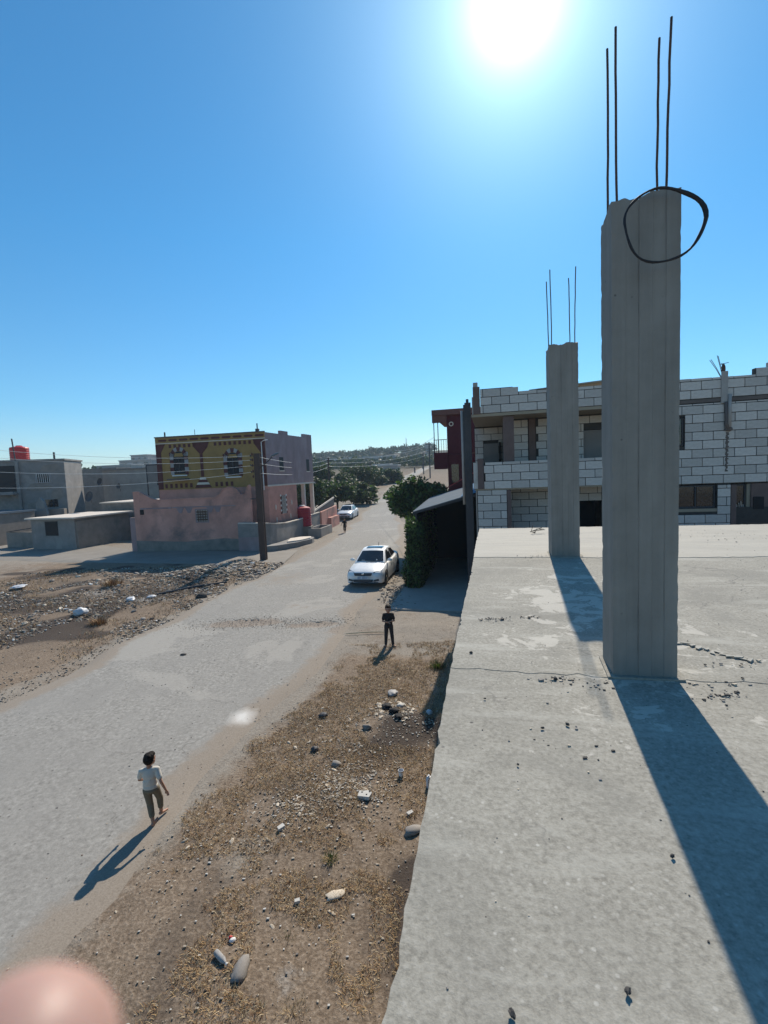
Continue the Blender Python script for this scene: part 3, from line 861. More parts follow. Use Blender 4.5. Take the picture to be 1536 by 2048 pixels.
for (u, v, z, w_, h_) in hid:
    mb.box((u+GAP/2, v-0.01, z+GAP/2), (u+w_-GAP/2, v+0.11, z+h_-GAP/2))
tag(mb.build('block_courses', M['stone'], hs), kind='stuff')
mb = MB()                                            # mortar core of every wall
mb.box((0.34, 0.022, 7.10), (6.46, 0.2, 7.80))
mb.box((0.34, 0.022, 7.78), (1.45, 0.2, 7.98))
mb.box((0.42, 0.022, 4.44), (6.46, 0.2, 5.40))
mb.box((6.50, 0.022, 0), (10.9, 0.22, 3.62)); mb.box((7.76, 0.022, 3.6), (8.13, 0.22, 4.4))
mb.box((6.50, 0.022, 4.40), (10.9, 0.22, 5.64)); mb.box((6.80, 0.022, 5.62), (10.9, 0.22, 7.0)); mb.box((6.46, 0.022, 5.62), (6.56, 0.22, 7.0)); mb.box((6.5, 0.022, 6.6), (10.9, 0.22, 7.1))
mb.box((6.50, 0.022, 7.1), (10.9, 0.22, 7.76)); mb.box((8.75, 0.022, 7.7), (10.9, 0.22, 7.96)); mb.box((9.7, 0.022, 7.9), (10.9, 0.22, 8.2))
mb.box((0.14, 0.042, 0), (1.19, 0.24, 4.44))
mb.box((1.30, 1.522, 0), (3.46, 1.7, 4.44)); mb.box((3.44, 1.522, 3.85), (4.62, 1.7, 4.44)); mb.box((4.6, 1.522, 0), (6.5, 1.7, 4.44))
mb.box((1.18, 1.622, 4.5), (2.06, 1.8, 7.05)); mb.box((2.32, 1.622, 4.5), (4.0, 1.8, 7.05)); mb.box((4.76, 1.622, 4.5), (6.5, 1.8, 7.05)); mb.box((3.9, 1.622, 6.46), (4.9, 1.8, 7.05))
mb.box((-0.02, 4.222, 4.5), (1.24, 4.4, 7.05))
mb.box((1.17, 1.62, 4.5), (1.3, 4.4, 7.05))
mb.box((-0.0, 0.3, 5.42), (0.06, 1.5, 5.46))
mb.build('wall', M['mortar'], hs)
mb = MB()                                            # side and rear walls, plain
mb.box((0.10, 0.24, 0), (0.3, 11.8, 4.42)); mb.box((0.02, 4.4, 4.42), (0.2, 11.8, 7.1)); mb.box((0.1, 11.8, 0), (11.0, 12.0, 7.6)); mb.box((10.9, 0.022, 0), (11.1, 12, 8.0))
mb.box((0.04, 0.0, 4.49), (0.2, 4.2, 5.42)); mb.box((0.04, 0.2, 7.12), (0.2, 12, 7.75))
mb.build('side_wall', M['stone'], hs)
mb = MB()
mb.box((0.02, 0.012, 7.02), (6.49, 12.0, 7.12)); 
mb.box((6.49, 0.2, 7.0), (11.0, 12.0, 7.11))
mb.build('roof_slab', M['ceil'], hs)
mb = MB(); mb.box((0.06, 0.014, 4.43), (6.48, 12.0, 4.475)); mb.build('floor_slab', M['ceil'], hs)
mb = MB(); mb.box((6.46, -0.018, 7.0), (10.95, 0.03, 7.112)); mb.build('beam', M['band'], hs)
for lo_, hi_ in [((0.09, -0.03, 7.118), (0.325, 0.2, 8.06)), ((0.19, -0.03, 4.48), (0.395, 0.2, 5.56)), ((1.10, 0.14, 5.2), (1.47, 0.5, 6.995)), ((2.07, 1.55, 4.6), (2.31, 1.76, 6.995)), ((1.19, -0.0, 0), (1.325, 0.3, 4.41)), ((8.14, -0.01, 0), (8.29, 0.3, 4.35))]:
    mb = MB(); mb.box(lo_, hi_); mb.build('column', M['brown_column'], hs)
mb = MB(); mb.box((8.72, 0.04, 0), (10.88, 0.24, 4.37)); mb.build('brown_wall', M['brown_column'], hs)
mb = MB(); mb.box((0.10, 0.02, 8.06), (0.26, 0.16, 8.22)); mb.build('stub_cap', M['pipe'], hs)
mb = MB()                                            # loose slab of screed on the parapet
mb.prism([(2.0, 0.05, 7.81), (4.9, 0.05, 7.95), (4.9, 0.05, 8.0), (2.0, 0.05, 7.84)], (0, 1.2, 0)); mb.build('roof_screed', M['slab'], hs)
mb = MB(); mb.box((0.36, 4.16, 4.5), (0.99, 4.215, 6.28)); mb.build('door', M['panel'], hs)
mb = MB(); mb.box((1.01, 4.0, 4.5), (1.08, 4.21, 6.32)); mb.build('door_jamb', M['dark'], hs)
def window(parent, u0, u1, z0, z1, v, name='window', panes=2, frame=M['rail'], glass=M['glass'], fwid=0.05):
    mb = MB()
    mb.box((u0, v, z0), (u0+fwid, v+.06, z1)); mb.box((u1-fwid, v, z0), (u1, v+.06, z1))
    mb.box((u0+fwid, v, z1-fwid), (u1-fwid, v+.06, z1)); mb.box((u0+fwid, v, z0), (u1-fwid, v+.06, z0+fwid))
    for i in range(1, panes):
        c = u0 + (u1-u0)*i/panes
        mb.box((c-fwid*.4, v+.003, z0+fwid), (c+fwid*.4, v+.057, z1-fwid))
    f = mb.build(name, frame, parent)
    for i in range(panes):
        a = u0 + (u1-u0)*i/panes; b_ = u0 + (u1-u0)*(i+1)/panes
        mb = MB(); mb.box((a+fwid*.9, v+.03, z0+fwid*.9), (b_-fwid*.9, v+.04, z1-fwid*.9)); mb.build('pane', glass, f)
    return f
window(hs, 6.58, 7.73, 3.62, 4.36, 0.10)
window(hs, 6.57, 6.78, 5.66, 6.58, 0.08, panes=1)
window(hs, 4.03, 4.74, 5.0, 6.44, 1.66, panes=1, frame=M['panel'], glass=M['panel'])
mb = MB(); mb.box((6.52, 0.02, 3.50), (7.78, 0.2, 3.60)); mb.build('window_sill', M['ceil'], hs)
f = window(hs, 8.31, 8.62, 3.3, 4.35, 0.16, panes=1)
for k in range(4):
    mb = MB(); mb.tube([(8.40+.05*k, 0.12, 3.32), (8.36+.06*k, 0.14, 3.7+.05*(k % 3))], 0.012, 6); mb.build('stick', M['cream'], f)
mb = MB(); mb.box((8.62, 0.1, 2.5), (8.72, 0.24, 4.36)); mb.build('door_jamb', M['ceil'], hs)
mb = MB(); mb.box((8.3, 0.06, 0), (8.62, 0.2, 3.28)); mb.build('low_wall', M['stone'], hs)
mb = MB(); mb.box((8.78, 0.0, 3.55), (9.06, 0.05, 3.94)); mb.build('vent_opening', M['dark'], hs)
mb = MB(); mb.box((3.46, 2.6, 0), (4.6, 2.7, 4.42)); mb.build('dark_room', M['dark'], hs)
# roof drain: square stub, round pipe, elbow
mb = MB(); mb.box((7.80, -0.05, 6.95), (7.98, -0.011, 7.93)); mb.build('downpipe_box', M['pipe'], hs)
mb = MB(); mb.tube([(8.03, -0.07, 7.2), (8.03, -0.07, 6.18)], 0.05, 12); mb.build('downpipe', M['pipe'], hs, smooth=True)
mb = MB(); mb.tube([(7.93, -0.055, 6.98), (7.95, -0.05, 6.3), (8.0, -0.06, 6.12)], [.045, .05, .075], 10); mb.ell((8.02, -.05, 6.12), (.11, .07, .08)); mb.build('pipe_elbow', M['band'], hs, smooth=True)
mb = MB()                                            # run-off stain crust under the elbow
for i in range(26):
    z = 5.98 - i*0.048
    mb.box((7.955 + 0.012*math.sin(i*1.7) , -0.019, z), (8.035 + 0.02*math.sin(i*2.3) - .001*i, -0.0135, z + 0.046))
mb.build('rust_stain', M['band'], hs)
r = thing('rebar_stub', 'rusty starter bars sticking up from the white house parapet', 'rebar', hw(7.9, 0.08, 7.9), -RA)
for (x0, x1, h) in ((-.08, -.38, .55), (-.06, -.34, .57), (-.02, -.17, .68), (0.0, -.14, .66)):
    mb = MB(); mb.tube([(x0, 0.0, -.12), (x0 + (x1-x0)*.4, 0, .12), (x1, 0.03, h-.12)], 0.009, 6); mb.build('bar', M['rust'], r)
mb = MB(); mb.ell((0.0, 0, .12), (.06, .05, .16)); mb.tube([(-.09, 0, .27), (.15, .01, .31)], .01, 6); mb.tube([(-.05, 0, .3), (.0, .0, .1)], .012, 6)
mb.build('tie_wire', M['rust'], r)

# black service pole, post widened to fill out its shadow, and grey pipe
sp = thing('service_pole', 'dark steel pole widened for its shadow beside the left corner of the white house', 'pole', hw(-0.12, 0.6, 0), -RA)
mb = MB(); mb.box((-.17, -.06, 0), (.10, .06, 7.55)); mb.build('post', M['rail'], sp)
mb = MB(); mb.box((-.12, -.07, 7.55), (.1, .07, 7.62)); mb.tube([(-.02, 0, 7.6), (-.02, 0, 7.75)], .05, 8); mb.build('cap', M['rail'], sp)
mb = MB(); mb.tube([(-.225, 0.02, 3.9), (-.225, 0.02, 7.35)], .05, 10); mb.build('pipe', M['pipe'], sp, smooth=True)

# ------------------------------------------------------------------ carport with metal roof
cp = thing('carport', 'dark open carport under a sloping grey metal roof beside the white house', 'carport', RF(-3.43, 21.58, 0), -RA)
ZL, ZR = 3.41, 4.15
def croof(u0, u1, v0, v1, th=0.05, lift=0.0):
    f = lambda u: ZL + (ZR-ZL)*u/2.73 + lift
    TL = 0.26/6.55
    mb = MB()
    n = 14
    for i in range(n):                               # corrugation
        a = v0 + (v1-v0)*i/n; b_ = v0 + (v1-v0)*(i+1)/n; m_ = (a+b_)/2
        za, zm, zb = TL*(a-v0), TL*(m_-v0), TL*(b_-v0)
        mb.prism([(u0, a, f(u0)+za), (u0, m_, f(u0)+.03+zm), (u0, b_, f(u0)+zb), (u0, b_, f(u0)-th+zb), (u0, a, f(u0)-th+za)], (u1-u0, 0, f(u1)-f(u0)))
    return mb
croof(-0.12, 2.15, -0.15, 6.4).build('roof_sheet', M['tin'], cp)
croof(2.08, 2.87, -0.25, 6.4, 0.03, 0.035).build('roof_sheet', M['blue_tin'], cp)['label'] = 'blue roof sheet'
mb = MB(); mb.prism([(-.12, -.2, ZL-.16), (2.72, -.2, ZR-.16), (2.72, -.2, ZR-.05), (-.12, -.2, ZL-.05)], (0, .06, 0)); mb.build('fascia', M['rail'], cp)
for (u, v) in ((0.0, 0.0), (0.0, 3.0), (0.0, 6.2)):
    mb = MB(); mb.tube([(u, v, 0), (u, v, ZL-.06)], .05, 8); mb.build('post', M['rail'], cp)
mb = MB(); mb.prism([(-.05, 6.25, 0), (2.86, 6.25, 0), (2.86, 6.25, 4.36), (-.05, 6.25, 3.56)], (0, .1, 0)); mb.build('back_wall', M['dark'], cp)  # carport walls near-black, the deep shade inside painted into their colour
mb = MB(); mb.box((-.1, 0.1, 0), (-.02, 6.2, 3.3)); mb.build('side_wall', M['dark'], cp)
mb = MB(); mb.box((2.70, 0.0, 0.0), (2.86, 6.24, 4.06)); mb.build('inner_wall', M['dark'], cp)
aw = thing('red_awning', 'small faded red sheet awning above the metal carport roof', 'awning', RF(-2.5, 30.0, 0), -RA)
mb = MB(); mb.prism([(-0.5, 0, 3.95), (1.9, 0, 5.2), (1.9, 0, 5.26), (-.5, 0, 4.01)], (0, 1.8, 0)); mb.build('sheet', M['red_tin'], aw)
mb = MB(); mb.tube([(1.8, .1, 0), (1.8, .1, 5.18)], .04, 6); mb.tube([(-.4, .1, 0), (-.4, .1, 3.98)], .04, 6); mb.build('post', M['rail'], aw)

# ------------------------------------------------------------------ dark red house beyond
rh = thing('red_house', 'dark red two-storey house with a corner balcony behind the carport', 'building', RF(-3.0, 34.0, 0), -RA)
mb = MB(); mb.box((0, 0, 0), (9, 9, 6.3)); mb.box((-0.0, 0.02, 6.32), (9, 9, 9.05)); mb.build('wall', M['red_wall'], rh)
mb = MB(); mb.box((-1.0, -.35, 9.05), (9.2, 9.2, 9.42)); mb.build('roof_slab', M['red_slab'], rh)
mb = MB(); mb.box((-1.0, -.2, 8.55), (-0.02, .0, 9.05)); mb.build('roof_bracket', M['red_slab'], rh)
mb = MB(); mb.box((-0.95, -.15, 6.28), (-.003, 8, 6.45)); mb.box((-0.95, -.15, 5.3), (-.003, .05, 6.28)); mb.box((-.95, .05, 5.3), (-.8, 8, 6.28)); mb.build('balcony', M['red_wall'], rh)
for i in range(6):
    mb = MB(); mb.tube([(-0.92 + .17*i, -.1, 6.45), (-0.92 + .17*i, -.1, 7.35)], .014, 6); mb.build('baluster', M['rail'], rh)
mb = MB(); mb.tube([(-0.94, -.1, 7.36), (0, -.1, 7.36)], .025, 6); mb.build('handrail', M['rail'], rh)
for x in (-0.9, -0.62):
    mb = MB(); mb.tube([(x, -.05, 6.45), (x, -.05, 9.05)], .03, 6); mb.build('balcony_post', M['rail'], rh)
mb = MB()
for i in range(25):
    pass
ringp = [(0.32 + .13*math.cos(2*math.pi*i/24), -.03, 8.42 + .13*math.sin(2*math.pi*i/24)) for i in range(25)]
mb.tube(ringp, .035, 8, cap=False); mb.build('vent_ring', M['cream'], rh, smooth=True)
mb = MB(); mb.box((0.25, -.02, 4.3), (0.75, -.003, 5.6)); mb.build('window', M['glass'], rh)
mb = MB(); mb.box((1.2, -.03, 6.29), (9.0, -.003, 6.36)); mb.build('string_course', M['red_slab'], rh)
# ------------------------------------------------------------------ ochre and pink painted house
YA = R(-9.0)
yh = thing('painted_house', 'two-storey house with ochre and maroon painted front and pink ground floor', 'building', (-8.7, 36.0, 0), YA)
def yw(x, y, z=0):
    return Vector((-8.7 + x*math.cos(YA) - y*math.sin(YA), 36.0 + x*math.sin(YA) + y*math.cos(YA), z))
s8 = math.tan(R(8))
def side_x(y): return y*s8
DEP = 8.0
foot = [(0, 0), (side_x(DEP), DEP), (-9.0, DEP), (-9.0, 0)]
mb = MB(); mb.prism([(x, y, 4.62) for x, y in foot], (0, 0, 4.02)); mb.build('upper_wall', M['lilac_wall'], yh)
mb = MB(); mb.box((-8.99, -0.035, 4.6), (-0.0, -0.002, 8.66)); mb.build('painted_front', M['yellow'], yh)
g5 = 4.6
mb = MB(); mb.prism([(0, 0, 0), (side_x(g5), g5, 0), (-9.0, g5, 0), (-9.0, 0, 0)], (0, 0, 4.6)); mb.build('lower_wall', M['pink'], yh)
mb = MB(); mb.prism([(0.03, -.03, 4.54), (side_x(DEP)+.12, DEP+.1, 4.54), (side_x(DEP)-.3, DEP+.1, 4.54), (-.3, 0.2, 4.54)], (0, 0, 0.12)); mb.build('slab_edge', M['cream'], yh)
mb = MB(); mb.box((-9.02, -.09, 8.64), (0.03, .02, 8.72)); mb.build('coping', M['band'], yh)
for y0, y1 in ((2.4, 3.6), (6.4, 8.0)):
    mb = MB(); mb.prism([(side_x(y0), y0, 8.62), (side_x(y1), y1, 8.62), (side_x(y1)-.2, y1, 8.62), (side_x(y0)-.2, y0, 8.62)], (0, 0, .3)); mb.build('parapet_block', M['lilac_wall'], yh)
P0 = -0.036
def slab2(name, mat, pts, th=0.02, parent=None, y=P0):
    mb = MB(); mb.prism([(x, y, z) for x, z in pts], (0, -th, 0)); return mb.build(name, mat, parent or yh)
slab2('painted_band', M['cream'], [(-8.98, 8.16), (0, 8.16), (0, 8.22), (-8.98, 8.22)])
for i in range(10):                                   # row of painted lozenges under the coping
    x0 = -8.75 + i*0.885
    slab2('lozenge', M['maroon'], [(x0, 8.42), (x0+.1, 8.34), (x0+.66, 8.34), (x0+.76, 8.42), (x0+.66, 8.50), (x0+.1, 8.50)])
for i in range(6):
    x0 = -7.85 + i*.4; slab2('dentil', M['maroon'], [(x0, 7.82), (x0+.2, 7.82), (x0+.2, 8.08), (x0, 8.08)])
for i in range(9):
    x0 = -4.1 + i*.4; slab2('dentil', M['maroon'], [(x0, 7.82), (x0+.2, 7.82), (x0+.2, 8.08), (x0, 8.08)])
slab2('corner_band', M['maroon'], [(-8.98, 4.65), (-8.55, 4.65), (-8.55, 7.5), (-8.15, 8.14), (-8.98, 8.14)])
slab2('corner_band', M['maroon'], [(-.36, 5.0), (0, 4.62), (0, 8.14), (-.95, 8.14), (-.85, 7.8), (-.36, 7.1)])
slab2('corner_flare', M['maroon'], [(-.95, 4.62), (-.005, 4.62), (-.365, 4.99)], th=.018)
slab2('painted_medallion', M['maroon'], [(-5.9, 8.14), (-5.75, 7.75), (-5.3, 7.25), (-5.12, 7.25), (-4.65, 7.75), (-4.5, 8.14)])
slab2('painted_stem', M['maroon'], [(-5.32, 5.5), (-5.08, 5.5), (-5.08, 7.24), (-5.32, 7.24)])
for i, (w_, z0, z1, c) in enumerate(((.28, 5.28, 5.46, 'cream'), (.42, 5.08, 5.27, 'maroon'), (.55, 4.9, 5.07, 'cream'), (.7, 4.66, 4.89, 'maroon'))):
    slab2('painted_foot', M[c], [(-5.2-w_, z0), (-5.2+w_, z0), (-5.2+w_*.8, z1), (-5.2-w_*.8, z1)])
for i in range(5):
    z = 5.35 + i*.42; slab2('painted_drop', M['maroon'], [(-1.16, z), (-1.08, z-.13), (-1.0, z), (-1.08, z+.13)])
for xc, zc in ((-7.08, 6.35), (-2.65, 6.05)):           # arched windows framed in painted blocks
    w_ = .46
    a_ = [(xc-w_, zc-.55), (xc+w_, zc-.55), (xc+w_, zc+.75)] + [(xc + w_*math.cos(t), zc+.75 + .45*math.sin(t)) for t in [math.pi*k/8 for k in range(1, 8)]] + [(xc-w_, zc+.75)]
    wn = slab2('arched_window', M['shade_glass'], [(x, z) for x, z in a_], th=.008)
    slab2('pane', M['yellow'], [(xc-.4, zc+.78), (xc+.4, zc+.78), (xc+.3, zc+1.05), (xc-.3, zc+1.05)], th=.006, parent=wn, y=P0-.009)
    slab2('mullion', M['rail'], [(xc-.03, zc-.5), (xc+.03, zc-.5), (xc+.03, zc+.74), (xc-.03, zc+.74)], th=.03, parent=wn, y=P0-.009)
    for k in range(6):                                 # quoins up both jambs
        z0 = zc-.62 + k*.29
        for sx in (-1, 1):
            x0, x1 = sorted((xc + sx*w_, xc + sx*(w_+.28 + .04*(k % 2))))
            slab2('quoin', M['quoin_white'] if (k + (sx > 0)) % 2 == 0 else M['maroon'], [(x0+.005, z0+.004), (x1, z0+.004), (x1, z0+.286), (x0+.005, z0+.286)], th=.035)
    for k in range(7):                                 # voussoirs
        t0 = math.pi*k/7 + .01; t1 = math.pi*(k+1)/7 - .01
        zz = zc+1.13 - .0
        pts = [(xc + (w_+.01)*math.cos(t0), zc+.77+.46*math.sin(t0)), (xc + (w_+.28)*math.cos(t0), zc+.77+.76*math.sin(t0)), (xc + (w_+.28)*math.cos(t1), zc+.77+.76*math.sin(t1)), (xc + (w_+.01)*math.cos(t1), zc+.77+.46*math.sin(t1))]
        slab2('voussoir', M['maroon'] if k % 2 else M['quoin_white'], pts, th=.035 + .01*(k == 3))
    slab2('window_sill', M['white_paint'], [(xc-.62, zc-.72), (xc+.62, zc-.72), (xc+.62, zc-.64), (xc-.62, zc-.64)], th=.09)
mb = MB(); mb.box((-7.8, -.7, 5.35), (-6.3, -.05, 5.45)); mb.build('window_canopy', M['band'], yh)
for i in range(14):                                    # painted balustrade row at the foot of the front
    x0 = -8.4 + i*.42
    if -5.95 < x0 < -4.5: continue
    slab2('painted_baluster', M['maroon'], [(x0, 4.72), (x0+.2, 4.72), (x0+.2, 5.05), (x0, 5.05)], th=.015)
for y0, y1, z0, z1 in ((1.95, 2.6, 5.75, 6.8), (6.7, 7.25, 5.65, 6.7)):   # side windows
    mb = MB(); mb.prism([(side_x(y0)+.012, y0, z0), (side_x(y1)+.012, y1, z0), (side_x(y1)+.012, y1, z1), (side_x(y0)+.012, y0, z1)], (-.06, 0, 0)); f = mb.build('side_window', M['shade_glass'], yh)
    mb = MB(); mb.prism([(side_x(y0)+.05, y0-.08, z0-.08), (side_x(y1)+.05, y1+.08, z0-.08), (side_x(y1)+.05, y1+.08, z0), (side_x(y0)+.05, y0-.08, z0)], (-.08, 0, 0)); mb.build('sill', M['cream'], f)
y0, y1, z0, z1 = 1.9, 2.6, 2.3, 3.75
mb = MB(); mb.prism([(side_x(y0)+.012, y0, z0), (side_x(y1)+.012, y1, z0), (side_x(y1)+.012, y1, z1), (side_x(y0)+.012, y0, z1)], (-.06, 0, 0)); f = mb.build('barred_window', M['glass'], yh)
for k in range(4):
    yy_ = y0 + .1 + k*.17; mb = MB(); mb.tube([(side_x(yy_)+.05, yy_, z0), (side_x(yy_)+.05, yy_, z1)], .018, 6); mb.build('bar', M['white_paint'], f)
for k in range(8):
    zz = z0 + k*.2
    for yy_ in (y0-.16, y1+.02):
        mb = MB(); mb.box((side_x(yy_)+.005, yy_, zz), (side_x(yy_)+.05, yy_+.14, zz+.13)); mb.build('quoin', M['white_paint'] if k % 2 else M['maroon'], f)
for yy_, zz in ((1.0, 2.9), (1.05, 1.9), (3.6, 3.1), (3.3, 2.0)):
    mb = MB(); mb.ell((side_x(yy_)+.01, yy_, zz), (.03, .11, .22)); mb.build('painted_leaf', M['cream'], yh)
for yy_ in (6.0, 7.7):
    mb = MB(); mb.box((side_x(yy_)-.28, yy_, 0), (side_x(yy_)+.02, yy_+.3, 4.54)); mb.build('porch_column', M['cream'], yh)
mb = MB(); mb.box((-1.75, -.03, .8), (-1.35, -.002, 2.95)); mb.build('door', M['band'], yh)
mb = MB(); mb.box((-1.0, -.03, 1.1), (-.8, -.002, 2.9)); mb.build('slit_window', M['band'], yh)
mb = MB(); mb.tube([(-.25, -.12, 4.3), (-.25, -.12, 7.9), (.05, -.3, 8.0), (.35, -.35, 8.02)], .035, 6); mb.build('bracket_pipe', M['white_paint'], yh)
mb = MB(); mb.tube([(-.72, .4, 8.7), (-.72, .4, 9.35)], .05, 8); mb.box((-.85, .3, 8.7), (-.6, .5, 8.95)); mb.build('roof_stub', M['rail'], yh)
mb = MB(); mb.tube([(-8.4, .4, 8.7), (-8.4, .4, 9.1)], .06, 8); mb.build('roof_stub', M['rail'], yh)
mb = MB(); mb.tube([(-6.2, 1, 8.7), (-6.2, 1, 9.25)], .025, 6); mb.build('roof_stub', M['rail'], yh)

# pink garden wall with a wavy top
pw = thing('garden_wall', 'faded pink plastered garden wall with a scalloped top and small screened window', 'wall', yw(0, -1.62), YA)
top = [(-10.1, 4.5), (-9.6, 4.5), (-9.2, 4.3), (-8.6, 3.97), (-8.2, 3.86), (-3.4, 3.9), (-3.1, 4.1), (-2.8, 4.45), (-2.4, 4.62), (-2.1, 4.62), (-1.75, 4.45), (-1.55, 4.2), (-1.45, 4.02), (-1.2, 4.02), (-1.0, 4.3), (-.85, 4.65), (-.75, 4.7), (-.7, 4.55), (-.7, 0)]
mb = MB(); mb.prism([(-10.1, 0, 0)] + [(x, 0, z) for x, z in top], (0, .22, 0)); mb.build('wall', M['pink'], pw)
mb = MB()
for i in range(len(top)-2):
    (x0, z0), (x1, z1) = top[i], top[i+1]
    mb.prism([(x0, -.03, z0), (x1, -.03, z1), (x1, -.03, z1+.07), (x0, -.03, z0+.07)], (0, .28, 0))
mb.build('coping', M['pink'], pw)
mb = MB(); mb.box((-9.6, -.03, 3.22), (-7.0, -.002, 3.32)); mb.box((-6.9, -.03, 3.25), (-1.9, -.002, 3.33)); mb.build('string_course', M['lilac_wall'], pw)
for xc in (-6.3, -5.6, -3.9, -3.3):
    mb = MB(); mb.prism([(xc-.3, -.02, 3.24), (xc+.3, -.02, 3.24), (xc+.1, -.02, 2.85), (xc-.1, -.02, 2.85)], (0, .018, 0)); mb.build('painted_pendant', M['lilac_wall'], pw)
f = window(pw, -5.1, -4.05, 2.1, 3.13, -.03, panes=1, frame=M['lilac_wall'], fwid=.07)
for i in range(5):
    for j in range(5):
        mb = MB(); mb.box((-5.0+.19*i, -.045, 2.2+.19*j), (-4.93+.19*i, -.02, 2.27+.19*j)); mb.build('screen_block', M['cream'], f)
mb = MB(); mb.box((-9.62, -.015, 2.82), (-9.3, -.002, 3.2)); mb.build('vent_opening', M['dark'], pw)
mb = MB(); mb.prism([(-10.1, -.012, 0), (-.7, -.012, 0), (-.7, -.012, .75), (-3, -.012, .9), (-6, -.012, .7), (-10.1, -.012, .85)], (0, .011, 0)); mb.build('splash_band', M['block_wall'], pw)
mb = MB(); mb.box((-10.75, .3, 0), (-10.12, .5, 2.6)); mb.build('end_pier', M['lilac_wall'], pw)
mb = MB(); mb.box((-.74, .002, 0.05), (-.72, .25, 4.0)); mb.build('wall_end', M['pink'], pw)
# roll-down frame behind the wall on the left
sc_ = thing('scaffold_frame', 'blue-grey metal frame standing on the terrace behind the pink wall', 'frame', yw(-9.6, 1.0, 0), YA)
for x in (-1.1, -.1):
    mb = MB(); mb.box((x, 0, 0), (x+.08, .08, 6.6)); mb.build('post', M['rail'], sc_)
mb = MB(); mb.box((-1.1, .02, 6.6), (-.02, .06, 6.7)); mb.build('bar', M['rail'], sc_)
mb = MB(); mb.box((-1.02, .03, 5.3), (-.1, .05, 6.6)); mb.build('sheet', M['panel'], sc_)

# grey curved low wall, its footing step, planter and pink wall end
gw = thing('low_grey_wall', 'low grey rendered wall curving round the corner of the painted house', 'wall', (0, 0, 0))
path = [(-10.6, 34.15), (-8.7, 33.75), (-8.25, 34.1), (-8.0, 35.0), (-7.6, 37.0), (-7.1, 39.4), (-6.6, 42.0), (-6.1, 45.0)]
ht = [2.0, 1.95, 1.9, 1.78, 1.62, 1.6, 1.7, 1.72]
def wall_path(pts, h0, h1, th=.2):
    mb = MB()
    n = len(pts)
    nrm = []
    for i in range(n):
        a = Vector(pts[max(i-1, 0)]); c = Vector(pts[min(i+1, n-1)])
        t = (c-a).normalized(); nrm.append(Vector((-t.y, t.x)))
    vs = []
    for i, p in enumerate(pts):
        q = Vector(p) + nrm[i]*th
        z0 = h0[i] if isinstance(h0, list) else h0
        z1 = h1[i] if isinstance(h1, list) else h1
        vs += [(p[0], p[1], z0), (q.x, q.y, z0), (q.x, q.y, z1), (p[0], p[1], z1)]
    fs = []
    for i in range(n-1):
        a = i*4; c = a+4
        for k in range(4):
            fs.append((a+k, c+k, c+(k+1) % 4, a+(k+1) % 4))
    fs += [(0, 1, 2, 3), tuple(reversed((4*n-4, 4*n-3, 4*n-2, 4*n-1)))]
    mb.add(vs, fs)
    return mb
wall_path(path, -.1, ht).build('wall', M['grey_wall'], gw)
wall_path([(x + .03, y - .02) for x, y in path], ht, [h+.06 for h in ht], .24).build('coping', M['cream'], gw)
wall_path([(-10.6, 34.12), (-8.75, 33.72)], -.05, 1.0, .02).build('plinth', M['lilac_wall'], gw)
st = thing('footing_step', 'pale concrete footing step at the bend of the low grey wall', 'step', (0, 0, 0))
mb = MB(); mb.prism([(-8.9, 33.1, -.1), (-7.7, 33.4, -.1), (-6.4, 34.7, -.1), (-5.6, 36.2, -.1), (-5.6, 37.3, -.1), (-6.2, 37.6, -.1), (-7.4, 37.0, -.1), (-7.9, 35.0, -.1), (-8.3, 34.1, -.1)], (0, 0, .5)); mb.build('slab', M['grey_wall'], st)
mb = MB(); mb.prism([(-7.2, 34.6, .402), (-6.3, 35.2, .402), (-5.75, 36.3, .402), (-5.8, 37.1, .402), (-6.6, 37.1, .402), (-7.3, 36.4, .402)], (0, 0, .09)); mb.build('tread', M['cream'], st)
pl = thing('planter', 'open concrete planter box built against the low grey wall', 'planter', (-6.55, 40.2, 0), R(-12))
for lo_, hi_ in (((0, 0, -.1), (1.2, .15, .75)), ((0, 2.8, -.1), (1.2, 2.95, .75)), ((1.05, .15, -.1), (1.2, 2.8, .75)), ((0, .15, -.1), (.12, 2.8, .75))):
    mb = MB(); mb.box(lo_, hi_); mb.build('side', M['beige_wall'], pl)
mb = MB(); mb.box((.12, .15, -.1), (1.05, 2.8, .45)); mb.build('soil', M['brown_stone'], pl)
pe = thing('pink_low_wall', 'low pink wall end beyond the planter with a slanting dark rail', 'wall', (-5.95, 45.05, 0), R(-10))
mb = MB(); mb.prism([(0, 0, -.1), (0, 5.5, -.1), (0, 5.5, 2.0), (0, 0, 1.75)], (-.2, 0, 0)); mb.box((.002, 2.0, -.1), (.35, 5.0, 1.0)); mb.build('wall', M['pink'], pe)
mb = MB(); mb.prism([(-.25, -1.2, 1.9), (-.25, 5.5, 2.75), (-.25, 5.5, 2.9), (-.25, -1.2, 2.05)], (-.1, 0, 0)); mb.build('rail', M['cream'], pe)
mb = MB(); mb.prism([(-.27, -1.2, 1.4), (-.27, 5.5, 1.9), (-.27, 5.5, 2.72), (-.27, -1.2, 1.88)], (-.04, 0, 0)); mb.build('infill', M['rail'], pe)

